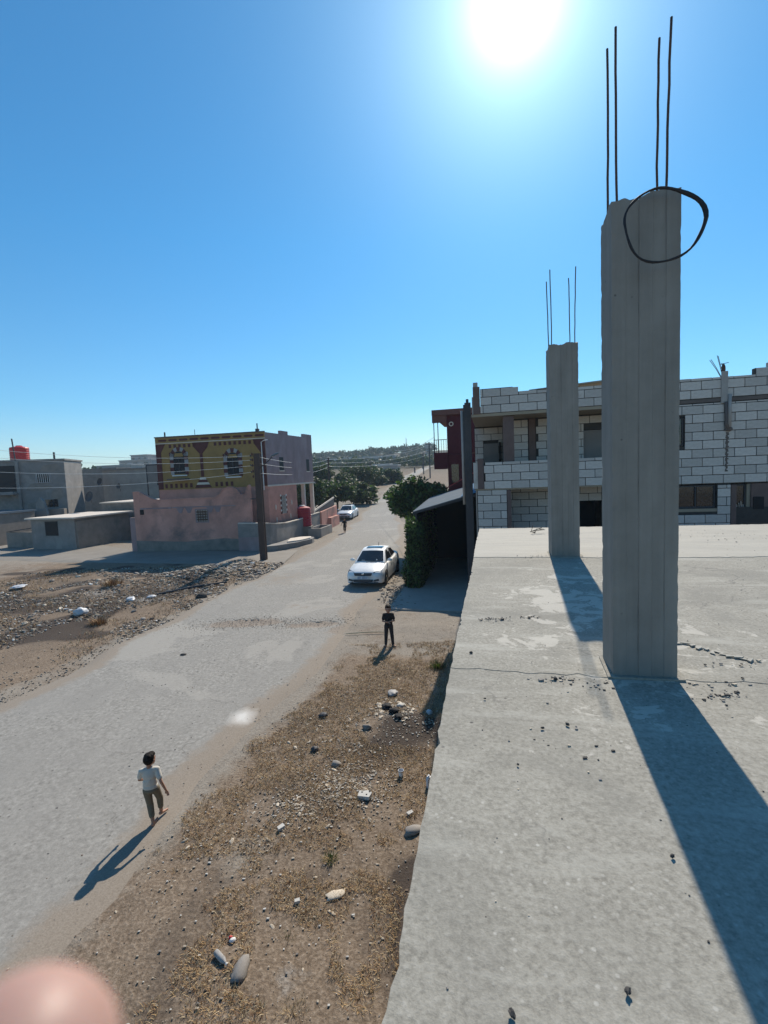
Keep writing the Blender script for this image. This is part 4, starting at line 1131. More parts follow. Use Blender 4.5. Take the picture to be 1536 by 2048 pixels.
def tank(label, loc, h, r, mat, lid):
    t = thing('water_tank', label, 'tank', loc)
    mb = MB()
    prof = [(r*.9, 0), (r, .04)]
    n = 7
    for i in range(n):
        z = .08 + (h*.86-.08)*i/n; dz = (h*.86-.08)/n
        prof += [(r, z), (r*1.0, z+dz*.55), (r*.965, z+dz*.7), (r*.965, z+dz*.85)]
    prof += [(r, h*.86), (r*.93, h*.92), (r*.5, h*.975), (.3*r, h)]
    mb.lathe(prof, 26); mb.build('body', mat, t, smooth=False)
    mb = MB(); mb.lathe([(r*.34, 0), (r*.34, .05), (r*.28, .08)], 18, (0, 0, h)); mb.build('lid', lid, t)
    mb = MB(); mb.tube([(r*1.0, 0, h*.8), (r*1.15, 0, h*.8), (r*1.15, 0, 0.0)], .025, 6); mb.build('pipe', M['pipe'], t)
    return t

# ------------------------------------------------------------------ houses on the left
def box_house(name, label, loc, rz, w, d, h, wall, wins, cat='building', roof=None, ov=.12, frame=None, lip=.18, doors=()):
    t = thing(name, label, cat, loc, rz)
    mb = MB(); mb.box((0, 0, -.3), (w, d, h)); mb.build('wall', wall, t)
    mb = MB(); mb.box((-ov, -ov, h), (w+ov, d+ov, h+lip)); mb.build('roof', roof or wall, t)
    for (x0, x1, z0, z1) in wins:
        mb = MB(); mb.box((x0, -.02, z0), (x1, -.003, z1)); f = mb.build('window', M['shade_glass'], t)
        if frame:
            mb = MB(); e = .08
            mb.box((x0-e, -.05, z0-e), (x0, -.002, z1+e)); mb.box((x1, -.05, z0-e), (x1+e, -.002, z1+e)); mb.box((x0, -.05, z1), (x1, -.002, z1+e)); mb.box((x0, -.05, z0-e), (x1, -.002, z0)); mb.build('frame', frame, f)
    return t
YAW = R(-9)
# grey two-storey house with the tank
cA = D(135, 1000, 51.0); AAZ = R(14)
A = box_house('grey_house', 'grey rendered two-storey house with a barred window and a red tank on top', (cA.x - 13*math.cos(AAZ), 51.0 - 13*math.sin(AAZ), 0), AAZ, 13.0, 5, 8.0, M['grey_wall'], [(10.3, 11.6, 5.75, 6.6)], frame=M['quoin_white'])
mb = MB()
for k in range(7): mb.tube([(10.38+.19*k, -.06, 5.75), (10.38+.19*k, -.06, 6.6)], .025, 6)
mb.build('window_bars', M['white_paint'], A)
mb = MB(); mb.box((8.6, -.3, -.2), (8.85, -.003, 8.0)); mb.build('downpipe', M['grey_wall'], A)
mb = MB(); mb.box((0, -1.3, 4.6), (8.6, -.003, 4.8)); mb.box((0, -1.3, 4.8), (8.6, -1.2, 4.9)); mb.build('balcony_slab', M['grey_wall'], A)
mb = MB(); mb.box((.2, -.03, 4.9), (8.4, -.004, 7.6)); mb.build('shade_sheet', M['shade_glass'], A)  # flat dark sheet stands in for the shade of a set-back front
for k in range(3):
    mb = MB(); mb.box((1.0+2.6*k, -.06, 4.9), (1.25+2.6*k, -.031, 7.6)); mb.build('pilaster', M['grey_wall'], A)
for (x_, z_, w_, h_) in ((9.2, 4.9, 2.6, .9), (10.6, 6.9, 2.2, .8), (9.0, 2.2, 1.6, 1.6), (11.4, 3.9, 1.4, 1.2)):
    mb = MB(); mb.prism([(x_, -.006, z_), (x_+w_*.6, -.006, z_-.1), (x_+w_, -.006, z_+h_*.3), (x_+w_*.8, -.006, z_+h_), (x_+w_*.2, -.006, z_+h_*.8)], (0, .004, 0)); mb.build('plaster_patch', M['block_wall'], A)
mb = MB(); mb.box((9.0, -.9, -.2), (12.9, -.004, 2.9)); mb.build('porch', M['block_wall'], A)
mb = MB(); mb.box((10.0, -.93, .2), (11.0, -.902, 2.3)); mb.build('door', M['rail'], A)
mb = MB(); mb.box((10.9, -.03, 3.1), (12.1, -.004, 3.9)); mb.build('window', M['glass'], A)
mb = MB(); mb.tube([(12.0, .4, 8.18), (12.0, .4, 8.9)], .1, 8); mb.build('roof_stub', M['rail'], A)
mb = MB(); mb.tube([(8.6, -.1, 8.1), (8.3, .3, 10.4)], .07, 6); mb.build('roof_pole', M['rail'], A)
pz = D(40, 915, 53.5)
tank('round red plastic water tank on the flat roof of the grey house', (D(40, 915, 54).x, 54.0, 8.18), 1.75, .93, M['tank_red'], M['tank_red'])
tank('wine red water tank with pale lid in the yard of the painted house', tuple(yw(.85, 5.2, .9)), 1.75, .72, M['tank_dark'], M['white_paint'])
mb = MB(); mb.box((-.8, -.7, 0), (.8, .7, .9)); o_ = mb.build('tank_stand', M['block_wall'], None, loc=yw(.85, 5.2, 0)); tag(o_, 'concrete block stand under the wine red tank', 'stand')
# arch-shaped slab leaning by the grey house
mb = MB(); mb.prism([(0, 0, 0), (1.6, 0, 0), (1.5, 0, 2.6), (1.2, 0, 3.8), (.8, 0, 4.2), (.35, 0, 3.6)], (0, .3, 0))
o_ = mb.build('wall_fin', M['grey_wall'], loc=(D(65, 1000, 49).x, 49, 0), rz=R(-9)); tag(o_, 'pointed grey wall fin standing in front of the grey house', 'wall')
# shed with a pale flat roof
sh = thing('shed', 'small cement shed with a thin pale flat roof and black window opening', 'shed', (-29.9, 40.1, 0), R(-15))
mb = MB(); mb.box((0, 0, -.2), (4.6, 5.8, 2.55)); mb.build('wall', M['grey_wall'], sh)
mb = MB(); mb.prism([(4.602, .1, -.2), (4.602, 5.7, -.2), (4.602, 5.7, 2.2), (4.602, 3, 2.35), (4.602, .1, 2.3)], (.12, 0, 0)); mb.build('rough_side', M['block_wall'], sh)
mb = MB(); mb.box((-.25, -.35, 2.56), (5.0, 6.0, 2.68)); mb.build('roof', M['cream'], sh)
mb = MB(); mb.box((1.5, -.02, 1.15), (2.85, -.003, 2.35)); mb.build('window', M['dark'], sh)
mb = MB(); mb.box((1.42, -.035, 1.05), (2.93, -.003, 1.14)); mb.build('window_sill', M['grey_wall'], sh)
sw = thing('yard_wall', 'short cement yard wall left of the shed with a leaning board on top', 'wall', (-33.6, 42.0, 0), R(-12))
mb = MB(); mb.box((0, 0, -.2), (3.3, .3, 1.35)); mb.build('wall', M['block_wall'], sw)
mb = MB(); mb.prism([(.1, -.05, 1.36), (3.4, -.05, 1.75), (3.4, -.05, 1.82), (.1, -.05, 1.43)], (0, .4, 0)); mb.build('board', M['rail'], sw)
box_house('low_house', 'low cement house with a small dark window at the left edge', (-42.0, 44.5, 0), R(-10), 6.6, 4, 2.9, M['block_wall'], [(5.3, 6.2, 1.1, 2.1)], roof=M['tin'])
# rooms between shed and pink wall
box_house('low_annex', 'low cement annex with a flat pale roof behind the shed', (-27.6, 46.5, 0), R(-9), 10, 5, 3.4, M['block_wall'], [], roof=M['cream'], lip=.1)
box_house('middle_house', 'weathered beige house with small round vent between grey house and pink wall', (-34.0, 58.0, 0), R(-9), 9.4, 7, 6.9, M['beige_wall'], [(7.2, 7.7, 4.9, 5.5)], roof=M['block_wall'])
mh = box_house('rear_house', 'pale rear house with a dark square window left of the painted house', (-24.9, 54.5, 0), R(-9), 8.6, 7, 6.6, M['lilac_wall'], [(3.3, 4.7, 4.9, 6.2), (1.6, 2.0, 3.7, 4.8)], roof=M['block_wall'])
for (n_, lab, px, py, Y, w_, d_, h_) in (('roof_block', 'low rough parapet block on the skyline above the beige house', 190, 937, 66, 6.5, 3, 2.2), ('roof_block', 'small square stair head on the skyline right of the tank', 150, 940, 70, 4, 3, 1.2)):
    p = D(px, py, Y)
    mb = MB(); mb.box((-w_/2, 0, 0), (w_/2, d_, p.z)); o_ = mb.build('stair_head', M['block_wall'], loc=(p.x, Y, 0), rz=R(-9)); tag(o_, lab, 'building')

# satellite dishes, water butt, door openings that break up the left-hand walls
for (px, py, Y, rd, lab) in ((178, 993, 45.5, .5, 'dark satellite dish on the low annex roof behind the shed'), (199, 963, 56.5, .42, 'small satellite dish on the beige middle house wall'), (237, 972, 52.5, .3, 'tiny dark dish left of the rear house window')):
    p = D(px, py, Y)
    t = thing('satellite_dish', lab, 'dish', (p.x, p.y, p.z), R(-20))
    mb = MB(); mb.lathe([(rd, 0), (rd*.8, -.06), (rd*.4, -.11), (.03, -.13)], 18, cap=False); o_ = mb.build('dish', M['rail'], t); o_.rotation_euler.x = R(75)
    mb = MB(); mb.tube([(0, .1, 0), (0, .25, -.6)], .03, 6); mb.build('arm', M['rail'], t)
# utility pole with a street lamp, insulators
up_ = thing('utility_pole', 'tall rusty brown utility pole on the rubble heap by the painted house', 'pole', (-7.77, 29.94, 0), R(-10))
mb = MB(); mb.box((-.2, -.14, -.2), (.2, -.06, 6.75)); mb.box((-.2, .06, -.2), (.2, .14, 6.75)); mb.box((-.05, -.06, -.2), (.05, .06, 6.75)); mb.build('post', M['pole'], up_)
for k in range(9):
    mb = MB(); mb.box((-.18, -.155, .4 + k*.7), (.18, -.145, .48 + k*.7)); mb.build('lacing_bar', M['pole'], up_)
for k, z in enumerate((6.6, 6.35, 6.0, 5.6)):
    mb = MB(); mb.tube([(-.2, -.1, z), (-.42, -.1, z)], .02, 6); mb.ell((-.42, -.1, z+.04), (.04, .04, .07)); mb.build('insulator', M['rail'], up_)
mb = MB(); mb.tube([(.2, 0, 5.9), (.7, 0, 6.25), (1.0, -.05, 6.5)], .035, 6); mb.build('lamp_arm', M['rail'], up_)
mb = MB(); mb.ell((1.2, -.1, 6.62), (.3, .11, .07), Matrix.Rotation(R(-20), 3, 'Y')); mb.build('lamp_head', M['tin'], up_, smooth=True)
mb = MB(); mb.box((-.55, -.2, 3.9), (-.2, -.15, 3.96)); mb.build('bracket', M['rail'], up_)
def ptop(z, x=-.42):
    c, s = math.cos(R(-10)), math.sin(R(-10))
    return Vector((-7.77 + x*c, 29.94 + x*s, z))
def wire(label, a, b_, sag, rad=.013, name='power_line', grp='overhead wires'):
    pts = []
    for i in range(25):
        t = i/24; p = a.lerp(b_, t); p.z -= sag*4*t*(1-t); pts.append(p)
    mb = MB(); mb.tube(pts, rad, 5); o_ = mb.build(name, M['alu']); tag(o_, label, 'wire', grp)
    return o_
L1 = [(6.62, (-30, 898)), (6.35, (-30, 914)), (6.0, (-30, 943)), (5.6, (-30, 976))]
labs = ['topmost overhead wire running left from the rusty utility pole', 'second overhead wire from the top, left of the rusty pole', 'third overhead wire from the top, left of the rusty pole', 'lowest overhead wire running left from the rusty utility pole']
for i, (z, (px, py)) in enumerate(L1):
    e = D(px, py, 27.0 + i*.2)
    wire(labs[i], ptop(z), e, .3, .009)
mp_ = thing('far_utility_pole', 'thin utility pole among the olive trees up the street', 'pole', (D(657, 930, 66).x, 66, 0))
mb = MB(); mb.tube([(0, 0, 0), (0, 0, 7.6)], .12, 8); mb.build('post', M['pole'], mp_)
mb = MB(); mb.box((-.7, -.05, 7.2), (.7, .05, 7.3)); mb.build('cross_arm', M['rail'], mp_)
q = Vector((D(657, 930, 66).x, 66, 0))
labs = ['upper wire from the rusty pole past the lilac side wall', 'middle wire from the rusty pole past the lilac side wall', 'lower wire from the rusty pole past the lilac side wall']
for i, (z0, z1) in enumerate(((6.5, 7.4), (6.1, 6.9), (5.5, 6.4))):
    wire(labs[i], ptop(z0, .2), Vector((q.x, q.y, z1)), .45, .011)
ep = [(858, 884, 120), (846, 905, 140)]
for i, (px, py, Y) in enumerate(ep):
    p = D(px, py, Y); gz = float(base_h(p.x, Y))
    t = thing('street_pole', ['tall street pole on the far road left of the red house', 'slim pole farther along the far road'][i], 'pole', (p.x, Y, gz))
    mb = MB(); mb.tube([(0, 0, -.3), (0, 0, p.z-gz)], .16, 8); mb.build('post', M['rail'], t)
    mb = MB(); mb.box((-.9, -.05, p.z-gz-.6), (.9, .05, p.z-gz-.45)); mb.build('cross_arm', M['rail'], t)
e0 = D(858, 890, 120)
for i, (z0, dz) in enumerate(((7.4, 0), (6.9, -1.2), (6.4, -2.3))):
    wire(['upper', 'middle', 'lower'][i] + ' wire slung from the street pole over the olive trees', Vector((q.x, q.y, z0)), e0 + Vector((0, 0, dz)), .9, .016)
wire('wire slung up to the balcony of the dark red house', D(790, 900, 60), RF(-3.9, 34.2, 7.6), .4, .012)

# ------------------------------------------------------------------ trees
def leaves(mb, pts, size, rr, nm=3, flat=.35):
    for p, n_ in pts:
        s = size * rr.uniform(.6, 1.3)
        d = Vector((rr.gauss(0, 1), rr.gauss(0, 1), rr.gauss(0, 1))) + n_*1.2 + Vector((0, 0, .5))
        d.normalize()
        a = d.orthogonal().normalized(); a.rotate(Matrix.Rotation(rr.uniform(0, 6.28), 3, d))
        c = d.cross(a)
        mb.add([p - a*s, p - c*s*.45 + d*s*.08, p + a*s, p + c*s*.45 + d*s*.08], [(0, 1, 2, 3)], rr.choices(range(nm), [5, 3, 1][:nm])[0])
def crown_pts(rr, c, r, n, lobes, shell=.55):
    L = []
    for i in range(lobes):
        d = Vector((rr.gauss(0, 1), rr.gauss(0, 1), rr.gauss(0, 1))).normalized()
        k = rr.uniform(.35, .8)
        L.append((Vector((c[0]+d.x*r[0]*k, c[1]+d.y*r[1]*k, c[2]+d.z*r[2]*k)), rr.uniform(.28, .5)))
    out_ = []
    for i in range(n):
        lc, lr = rr.choice(L)
        d = Vector((rr.gauss(0, 1), rr.gauss(0, 1), rr.gauss(0, 1))).normalized()
        k = rr.uniform(shell, 1.08)
        p = lc + Vector((d.x*r[0]*lr*k, d.y*r[1]*lr*k, d.z*r[2]*lr*k))
        out_.append((p, d))
    return out_, L
def tree(name, label, x, y, z0, zc, r, n, size, seed, mats=('leaf_a', 'leaf_b', 'leaf_c'), lobes=26, group=None, trunk=.12, cat='tree'):
    rr = random.Random(seed)
    t = thing(name, label, cat, (x, y, z0), 0, group)
    c = (0, 0, zc - z0)
    pts, L = crown_pts(rr, c, r, n, lobes)
    mb = MB()
    base = Vector((0, 0, -.2)); fork = Vector((rr.uniform(-.15, .15), rr.uniform(-.15, .15), max(.4, (zc-z0)*.45)))
    mb.tube([base, base.lerp(fork, .5) + Vector((.05, 0, 0)), fork], [trunk*1.3, trunk, trunk*.85], 8)
    for lc, lr in L[:9]:
        mb.tube([fork, fork.lerp(lc, .5) + Vector((0, 0, .1)), lc], [trunk*.6, trunk*.4, trunk*.15], 5)
    mb.build('trunk', M['bark'], t, smooth=True)
    mb = MB(); leaves(mb, pts, size, rr)
    mb.build('crown', [M[k] for k in mats], t)
    return t
# the round tree by the carport
p = D(836, 990, 30.0)
tree('broadleaf_tree', 'round dark broadleaf tree at the roadside behind the carport', p.x, 30.0, 0, 3.62, (1.95, 1.9, 1.4), 15000, .16, 3, ('leaf_a', 'leaf_b', 'leaf_b'), 46, trunk=.14)
T = [(637, 985, 60, 2.6, 1.75, 'broad olive tree behind the porch columns of the painted house'), (672, 985, 63, 2.9, 1.8, 'dense olive tree beside the parked silver car'), (724, 987, 68, 2.5, 1.6, 'rounded olive tree at the bend of the street'),
     (722, 948, 98, 4.6, 2.3, 'wide dark spreading tree above the olive trees'), (786, 955, 108, 2.4, 2.2, 'small grey-green tree before the grey hillside house'), (615, 990, 56, 2.2, 2.2, 'bushy tree seen between the two porch columns'), (752, 958, 104, 2.8, 1.9, 'dark tree right of the wide spreading tree'), (693, 965, 84, 3.0, 1.6, 'low dark tree left below the spreading tree'), (640, 950, 92, 3.2, 2.0, 'dark tree beside the lilac side wall')]
for i, (px, py, Y, rx, rz_, lab) in enumerate(T):
    p = D(px, py, Y); gz = float(base_h(p.x, Y))
    tree('olive_tree', lab, p.x, Y, gz, p.z, (rx, rx*.9, rz_), 2600, .2 + .0012*Y, 40+i, ('leaf_a', 'leaf_c', 'leaf_b') if i < 3 else ('leaf_a', 'leaf_a', 'leaf_c'), 22, trunk=.15, group='trees along the left side of the far street')
# ivy column at the carport
rr = random.Random(77)
iv = thing('ivy_hedge', 'tall dark ivy-covered hedge at the left side of the carport', 'hedge', RF(-3.52, 20.75, 0), -RA)
mb = MB(); pts = []
for i in range(9500):
    x = rr.uniform(-.24, .3); y = rr.uniform(0, 2.4) if rr.random() < .75 else rr.uniform(2.4, 6.5)
    z = rr.random()**1.1 * (2.45 + .55*rr.random() + (.25 if y > 1.2 else 0))
    bul = .22*math.sin(z*2.1+y) * rr.random()
    face = rr.choice(((0, -1, 0), (-1, 0, 0), (1, 0, 0), (0, 0, 1)))
    if face[1]: y = -.12*rr.random() - bul*.6
    elif face[0] < 0: x = -.24 - .15*rr.random() - bul
    elif face[0] > 0: x = .3 + .1*rr.random()
    pts.append((Vector((x, y, z)), Vector(face)))
leaves(mb, pts, .085, rr); mb.build('foliage', [M['leaf_a'], M['leaf_b'], M['leaf_b']], iv)
mb = MB(); mb.box((-.1, .2, 0), (.2, 6.4, 2.3)); mb.build('stems', M['bark'], iv)

# ------------------------------------------------------------------ far hillside
def far_house(label, px, py, Y, w, h, wall='far_wall', wins=3, d=8, name='hillside_house', rz=-9):
    p = D(px, py, Y); gz = float(base_h(p.x, Y)) - 1
    H_ = p.z - gz
    t = thing(name, label, 'building', (p.x, Y, gz), R(rz))
    mb = MB(); mb.box((-w/2, 0, 0), (w/2, d, H_)); mb.build('wall', M[wall], t)
    mb = MB(); mb.box((-w/2-.3, -.3, H_), (w/2+.3, d+.3, H_+.4)); mb.build('roof', M['far_white'], t)
    n = wins
    for k in range(n):
        x = -w/2 + w*(k+.5)/n
        mb = MB(); mb.box((x-w/n*.2, -.08, H_-2.3), (x+w/n*.2, -.01, H_-.9)); mb.build('window', M['glass'], t)
    return t
F = [('flat block on the far hill right of the lilac wall', 654, 906, 430, 22, 6, 'far_wall'), ('long flat-roofed building on the far hilltop', 700, 909, 420, 40, 6, 'far_wall'), ('far hillside building with a long pale roof', 737, 914, 330, 36, 5, 'far_wall'),
     ('small grey house on the slope above the olive trees', 772, 932, 150, 7, 4, 'far_wall'), ('slab-like block at the left of the far hilltop', 680, 918, 330, 20, 5, 'far_white'), ('small pale house lower on the far slope', 712, 922, 260, 12, 4, 'far_white'), ('little house with lit roof beside the grey slope house', 762, 930, 175, 6, 3, 'far_white'),
     ('stepped apartment block on the skyline left of the painted house', 270, 921, 230, 17, 5, 'far_wall'), ('upper floor of the stepped skyline block', 278, 911, 233, 9, 5, 'far_wall'), ('pale low house on the left skyline', 225, 932, 210, 18, 5, 'far_wall'), ('broad flat roofed building on the hill by the woods', 795, 906, 440, 30, 6, 'far_wall')]
for lab, px, py, Y, w_, h_, m_ in F: far_house(lab, px, py, Y, w_, h_, m_)
# dark woods on the hill: one mass
rr = random.Random(5)
mb = MB()
def blob(cx, cy, cz, r, n, s):
    for i in range(n):
        d = Vector((rr.gauss(0, 1), rr.gauss(0, 1), abs(rr.gauss(0, 1))*.9)).normalized()*r*rr.uniform(.55, 1.1)
        p = Vector((cx + d.x, cy + d.y, cz + d.z*1.25))
        a = Vector((rr.gauss(0, 1), rr.gauss(0, 1), rr.gauss(0, 1))).normalized(); b_ = a.orthogonal().normalized()
        mb.add([p-a*s, p-b_*s*.6, p+a*s, p+b_*s*.6], [(0, 1, 2, 3)], rr.choice((0, 0, 1)))
for i in range(520):
    px = rr.uniform(600, 872); Y = rr.uniform(190, 460)
    p = D(px, 930, Y); gz = float(base_h(p.x, Y))
    r = rr.uniform(1.6, 3.2)
    blob(p.x, Y, gz + r*.4, r, 55, r*.3)
for i in range(90):
    px = rr.uniform(740, 872); Y = rr.uniform(380, 470)
    p = D(px, 930, Y); gz = float(base_h(p.x, Y)); r = rr.uniform(1.8, 3.4)
    blob(p.x, Y, gz + r*.8, r, 60, r*.28)
for i in range(70):
    px = rr.uniform(-60, 330); Y = rr.uniform(180, 420)
    p = D(px, 940, Y); gz = float(base_h(p.x, Y)); r = rr.uniform(2, 4)
    blob(p.x, Y, gz + r*.5, r, 40, r*.3)
tag(mb.build('far_woods', [M['leaf_a'], M['leaf_c']]), 'dark woods and scrub covering the far hillside', 'trees', kind='stuff')
for i, (px, py, lab) in enumerate(((757, 900, 'cypress standing tall on the hilltop skyline'), (741, 902, 'smaller skyline tree left of the tall cypress'))):
    p = D(px, py, 420); gz = float(base_h(p.x, 420))
    t = thing('cypress_tree', lab, 'tree', (p.x, 420, gz), 0, 'skyline trees on the far hill')
    mb2 = MB(); mb2.tube([(0, 0, 0), (0, 0, p.z-gz)], [.4, .1], 6); mb2.build('trunk', M['bark'], t)
    sv = mb; mb = MB(); blob(0, 0, (p.z-gz)*.75, 1.8, 120, .6); mb.build('crown', [M['leaf_a'], M['leaf_c']], t); mb = sv
p = D(855, 886, 330); gz = float(base_h(p.x, 330))
wt = thing('water_tower', 'dark water tower on legs on the far hill left of the red house', 'tower', (p.x, 330, gz))
hh = p.z - gz
mb = MB(); mb.lathe([(1.2, hh-4), (2.1, hh-3.6), (2.1, hh-.4), (1.5, hh)], 12); mb.build('bowl', M['far_wall'], wt)
for k in range(4):
    a = k*math.pi/2 + .4
    mb = MB(); mb.tube([(1.5*math.cos(a), 1.5*math.sin(a), -1), (1.2*math.cos(a), 1.2*math.sin(a), hh-3.6)], .22, 6); mb.build('leg', M['far_wall'], wt)
p = D(812, 877, 440); gz = float(base_h(p.x, 440))
an = thing('radio_mast', 'thin lattice radio mast on the far hilltop', 'mast', (p.x, 440, gz))
hh = p.z - gz
for k in range(3):
    a = k*2.09
    mb = MB(); mb.tube([(.8*math.cos(a), .8*math.sin(a), 0), (.15*math.cos(a), .15*math.sin(a), hh)], .1, 4); mb.build('leg', M['rail'], an)
mb = MB()
for k in range(12):
    z = hh*k/12; q_ = .8 - .65*k/12
    mb.tube([(q_*math.cos(0), q_*math.sin(0), z), (q_*math.cos(2.09), q_*math.sin(2.09), z+1), (q_*math.cos(4.18), q_*math.sin(4.18), z+2)], .05, 4)
mb.build('lattice', M['rail'], an)
for i, (px, py, Y, lab) in enumerate(((830, 953, 150, 'dark marker post beside the far road'), (846, 941, 178, 'second dark post farther up the far road'))):
    p = D(px, py, Y); gz = float(base_h(p.x, Y))
    mb = MB(); mb.tube([(0, 0, 0), (0, 0, 1.5)], .22, 8); mb.ell((0, 0, 1.6), (.2, .2, .22)); tag(mb.build('marker_post', M['rail'], loc=(p.x, Y, gz)), lab, 'post', 'posts beside the far road')
# ------------------------------------------------------------------ cars (front towards -y)
def sedan(label, loc, rz, paint, group):
    t = thing('sedan_car', label, 'car', loc, rz, group)
    # y, zbottom, zedge, zcentre, half widths edge/mid/bottom
    ST = [(-2.26, .34, .56, .60, .50, .58, .56), (-2.22, .25, .64, .68, .62, .74, .70), (-2.1, .20, .70, .75, .70, .83, .79), (-1.8, .19, .77, .84, .76, .875, .84), (-1.4, .19, .83, .91, .78, .885, .86),
          (-.95, .19, .90, .99, .78, .885, .865), (-.2, .19, .93, .97, .775, .885, .865), (.6, .19, .95, .98, .77, .885, .865), (1.3, .19, .98, 1.0, .75, .885, .86), (1.75, .20, 1.0, 1.07, .71, .87, .84),
          (2.1, .24, .98, 1.06, .66, .82, .80), (2.22, .30, .90, .98, .62, .76, .74), (2.26, .40, .78, .82, .55, .66, .66)]
    mb = MB(); vs = []; fs = []
    for (y, zb, ze, zc, we, wm, wb) in ST:
        zm = zb + (ze-zb)*.62
        prof = [(0, zc), (we*.55, zc-.012), (we, ze), ((we+wm)/2+.015, ze-.06), (wm, zm), (wm-.008, zb+(zm-zb)*.45), (wb, zb)]
        ring = prof + [(0, zb)] + [(-x, z) for x, z in reversed(prof[1:])]
        for x, z in ring:
            bow = -0.10*(1-(abs(x)/.9)**2) if y < -2.0 else (0.07*(1-(abs(x)/.9)**2) if y > 2.0 else 0)
            vs.append((x, y+bow+(.08 if y < -2 else -.05 if y > 2 else 0), z))
    n = len(vs)//len(ST)
    for i in range(len(ST)-1):
        for k in range(n):
            fs.append((i*n+k, i*n+(k+1) % n, (i+1)*n+(k+1) % n, (i+1)*n+k))
    fs += [tuple(range(n)), tuple(reversed(range(len(vs)-n, len(vs))))]
    mb.add(vs, fs)
    body = mb.build('body', paint, t, smooth=True)
    body.data.set_sharp_from_angle(angle=R(38))
    # cabin shell: rows across at windscreen base, header, roof, rear header, rear base
    C = [(-1.02, .73, .93), (-.24, .575, 1.40), (.12, .585, 1.455), (.55, .575, 1.46), (1.0, .555, 1.415), (1.72, .63, 1.03)]
    mb = MB(); vs = []; fs = []
    for (y, w_, z) in C:
        for k in range(5):
            q = k/2-1
            vs.append((w_*q, y - (.09*(1-q*q) if y < 0 else -.06*(1-q*q) if y > .9 else 0), z + .035*(1-q*q)))
    for i in range(len(C)-1):
        for k in range(4): fs.append((i*5+k, i*5+k+1, (i+1)*5+k+1, (i+1)*5+k))
    # sides down to the belt
    bl = len(vs)
    for sgn in (-1, 1):
        for (y, w_, z) in C: vs.append((sgn*(.765 if -1 < y < 1.6 else w_+.02), y, .94 if y < 0 else .97))
    for i in range(len(C)-1):
        fs.append((i*5, (i+1)*5, bl+i+1, bl+i)); fs.append((i*5+4, bl+len(C)+i, bl+len(C)+i+1, (i+1)*5+4))
    mb.add(vs, fs)
    roof = mb.build('roof', paint, t, smooth=True); roof.data.set_sharp_from_angle(angle=R(30))
    def panel(name, mat, pts, parent=t, off=(0, 0, 0), th=.006):
        p = [Vector(q) for q in pts]; nn = (p[1]-p[0]).cross(p[2]-p[0]).normalized()*th
        mb = MB(); mb.prism([q + Vector(off) for q in p], nn); return mb.build(name, mat, parent)
    def scr(name, ya, wa, za, yb, wb, zb, bow, lift):
        mb = MB(); vs = []; N = 8
        for (y, w_, z, bw) in ((ya, wa, za, bow), ((ya+yb)/2, (wa+wb)/2, (za+zb)/2, bow), (yb, wb, zb, bow)):
            for k in range(N+1):
                q = k/N*2-1; vs.append((w_*q, y - bw*(1-q*q) + lift[1], z + .035*(1-q*q) + lift[2]))
        fs = [(i*(N+1)+k, i*(N+1)+k+1, (i+1)*(N+1)+k+1, (i+1)*(N+1)+k) for i in range(2) for k in range(N)]
        mb.add(vs, fs); return mb.build(name, M['glass'], t, smooth=True)
    ws = scr('windscreen', -.95, .66, .975, -.29, .53, 1.375, .09, (0, -.008, .012))
    scr('rear_window', 1.08, .50, 1.38, 1.62, .57, 1.085, -.06, (0, .008, .012))
    for sgn in (-1, 1):
        x = lambda z: sgn*(.77 - (z-.95)*.40 + .012)
        panel('side_window', M['glass'], [(x(1.0), -.72, 1.0), (x(1.38), -.14, 1.38), (x(1.40), .34, 1.40), (x(1.0), .36, 1.0)], th=.006*sgn)
        panel('side_window', M['glass'], [(x(1.02), .42, 1.02), (x(1.40), .40, 1.40), (x(1.36), .92, 1.36), (x(1.03), 1.28, 1.03)], th=.006*sgn)
        mb = MB(); mb.ell((sgn*.93, -.72, 1.03), (.12, .06, .075)); mb.tube([(sgn*.76, -.68, .97), (sgn*.88, -.71, 1.0)], .025, 6); mb.build('mirror', paint, t, smooth=True)
        mb = MB(); vs = []
        for k, (xx, y, z) in enumerate([(.40, -2.235, .60), (.62, -2.16, .61), (.79, -1.98, .66), (.80, -1.75, .76), (.68, -1.93, .745), (.45, -2.14, .70)]): vs.append((sgn*xx, y-.01, z+.012))
        mb.add(vs, [tuple(range(6)) if sgn > 0 else tuple(reversed(range(6)))]); mb.add([(v[0], v[1]+.06, v[2]-.02) for v in vs], [tuple(range(6)) if sgn < 0 else tuple(reversed(range(6)))])
        mb.build('headlight', M['lamp'], t)
        panel('fog_recess', M['rail'], [(sgn*.48, -2.275, .31), (sgn*.72, -2.19, .33), (sgn*.70, -2.19, .42), (sgn*.5, -2.275, .39)], th=.012*sgn)
        panel('tail_light', M['tank_dark'], [(sgn*.5, 2.24, .82), (sgn*.72, 2.17, .82), (sgn*.72, 2.14, .95), (sgn*.5, 2.2, .95)], th=.02)
        for yy in (.38,):
            mb = MB(); mb.box((sgn*.888-.004, yy, .3), (sgn*.888+.004, yy+.012, .93)); mb.build('door_seam', M['rail'], t)
        for yy in (-.05, .95):
            mb = MB(); mb.box((sgn*.885-.012, yy, .84), (sgn*.885+.014, yy+.16, .868)); mb.build('door_handle', paint, t)
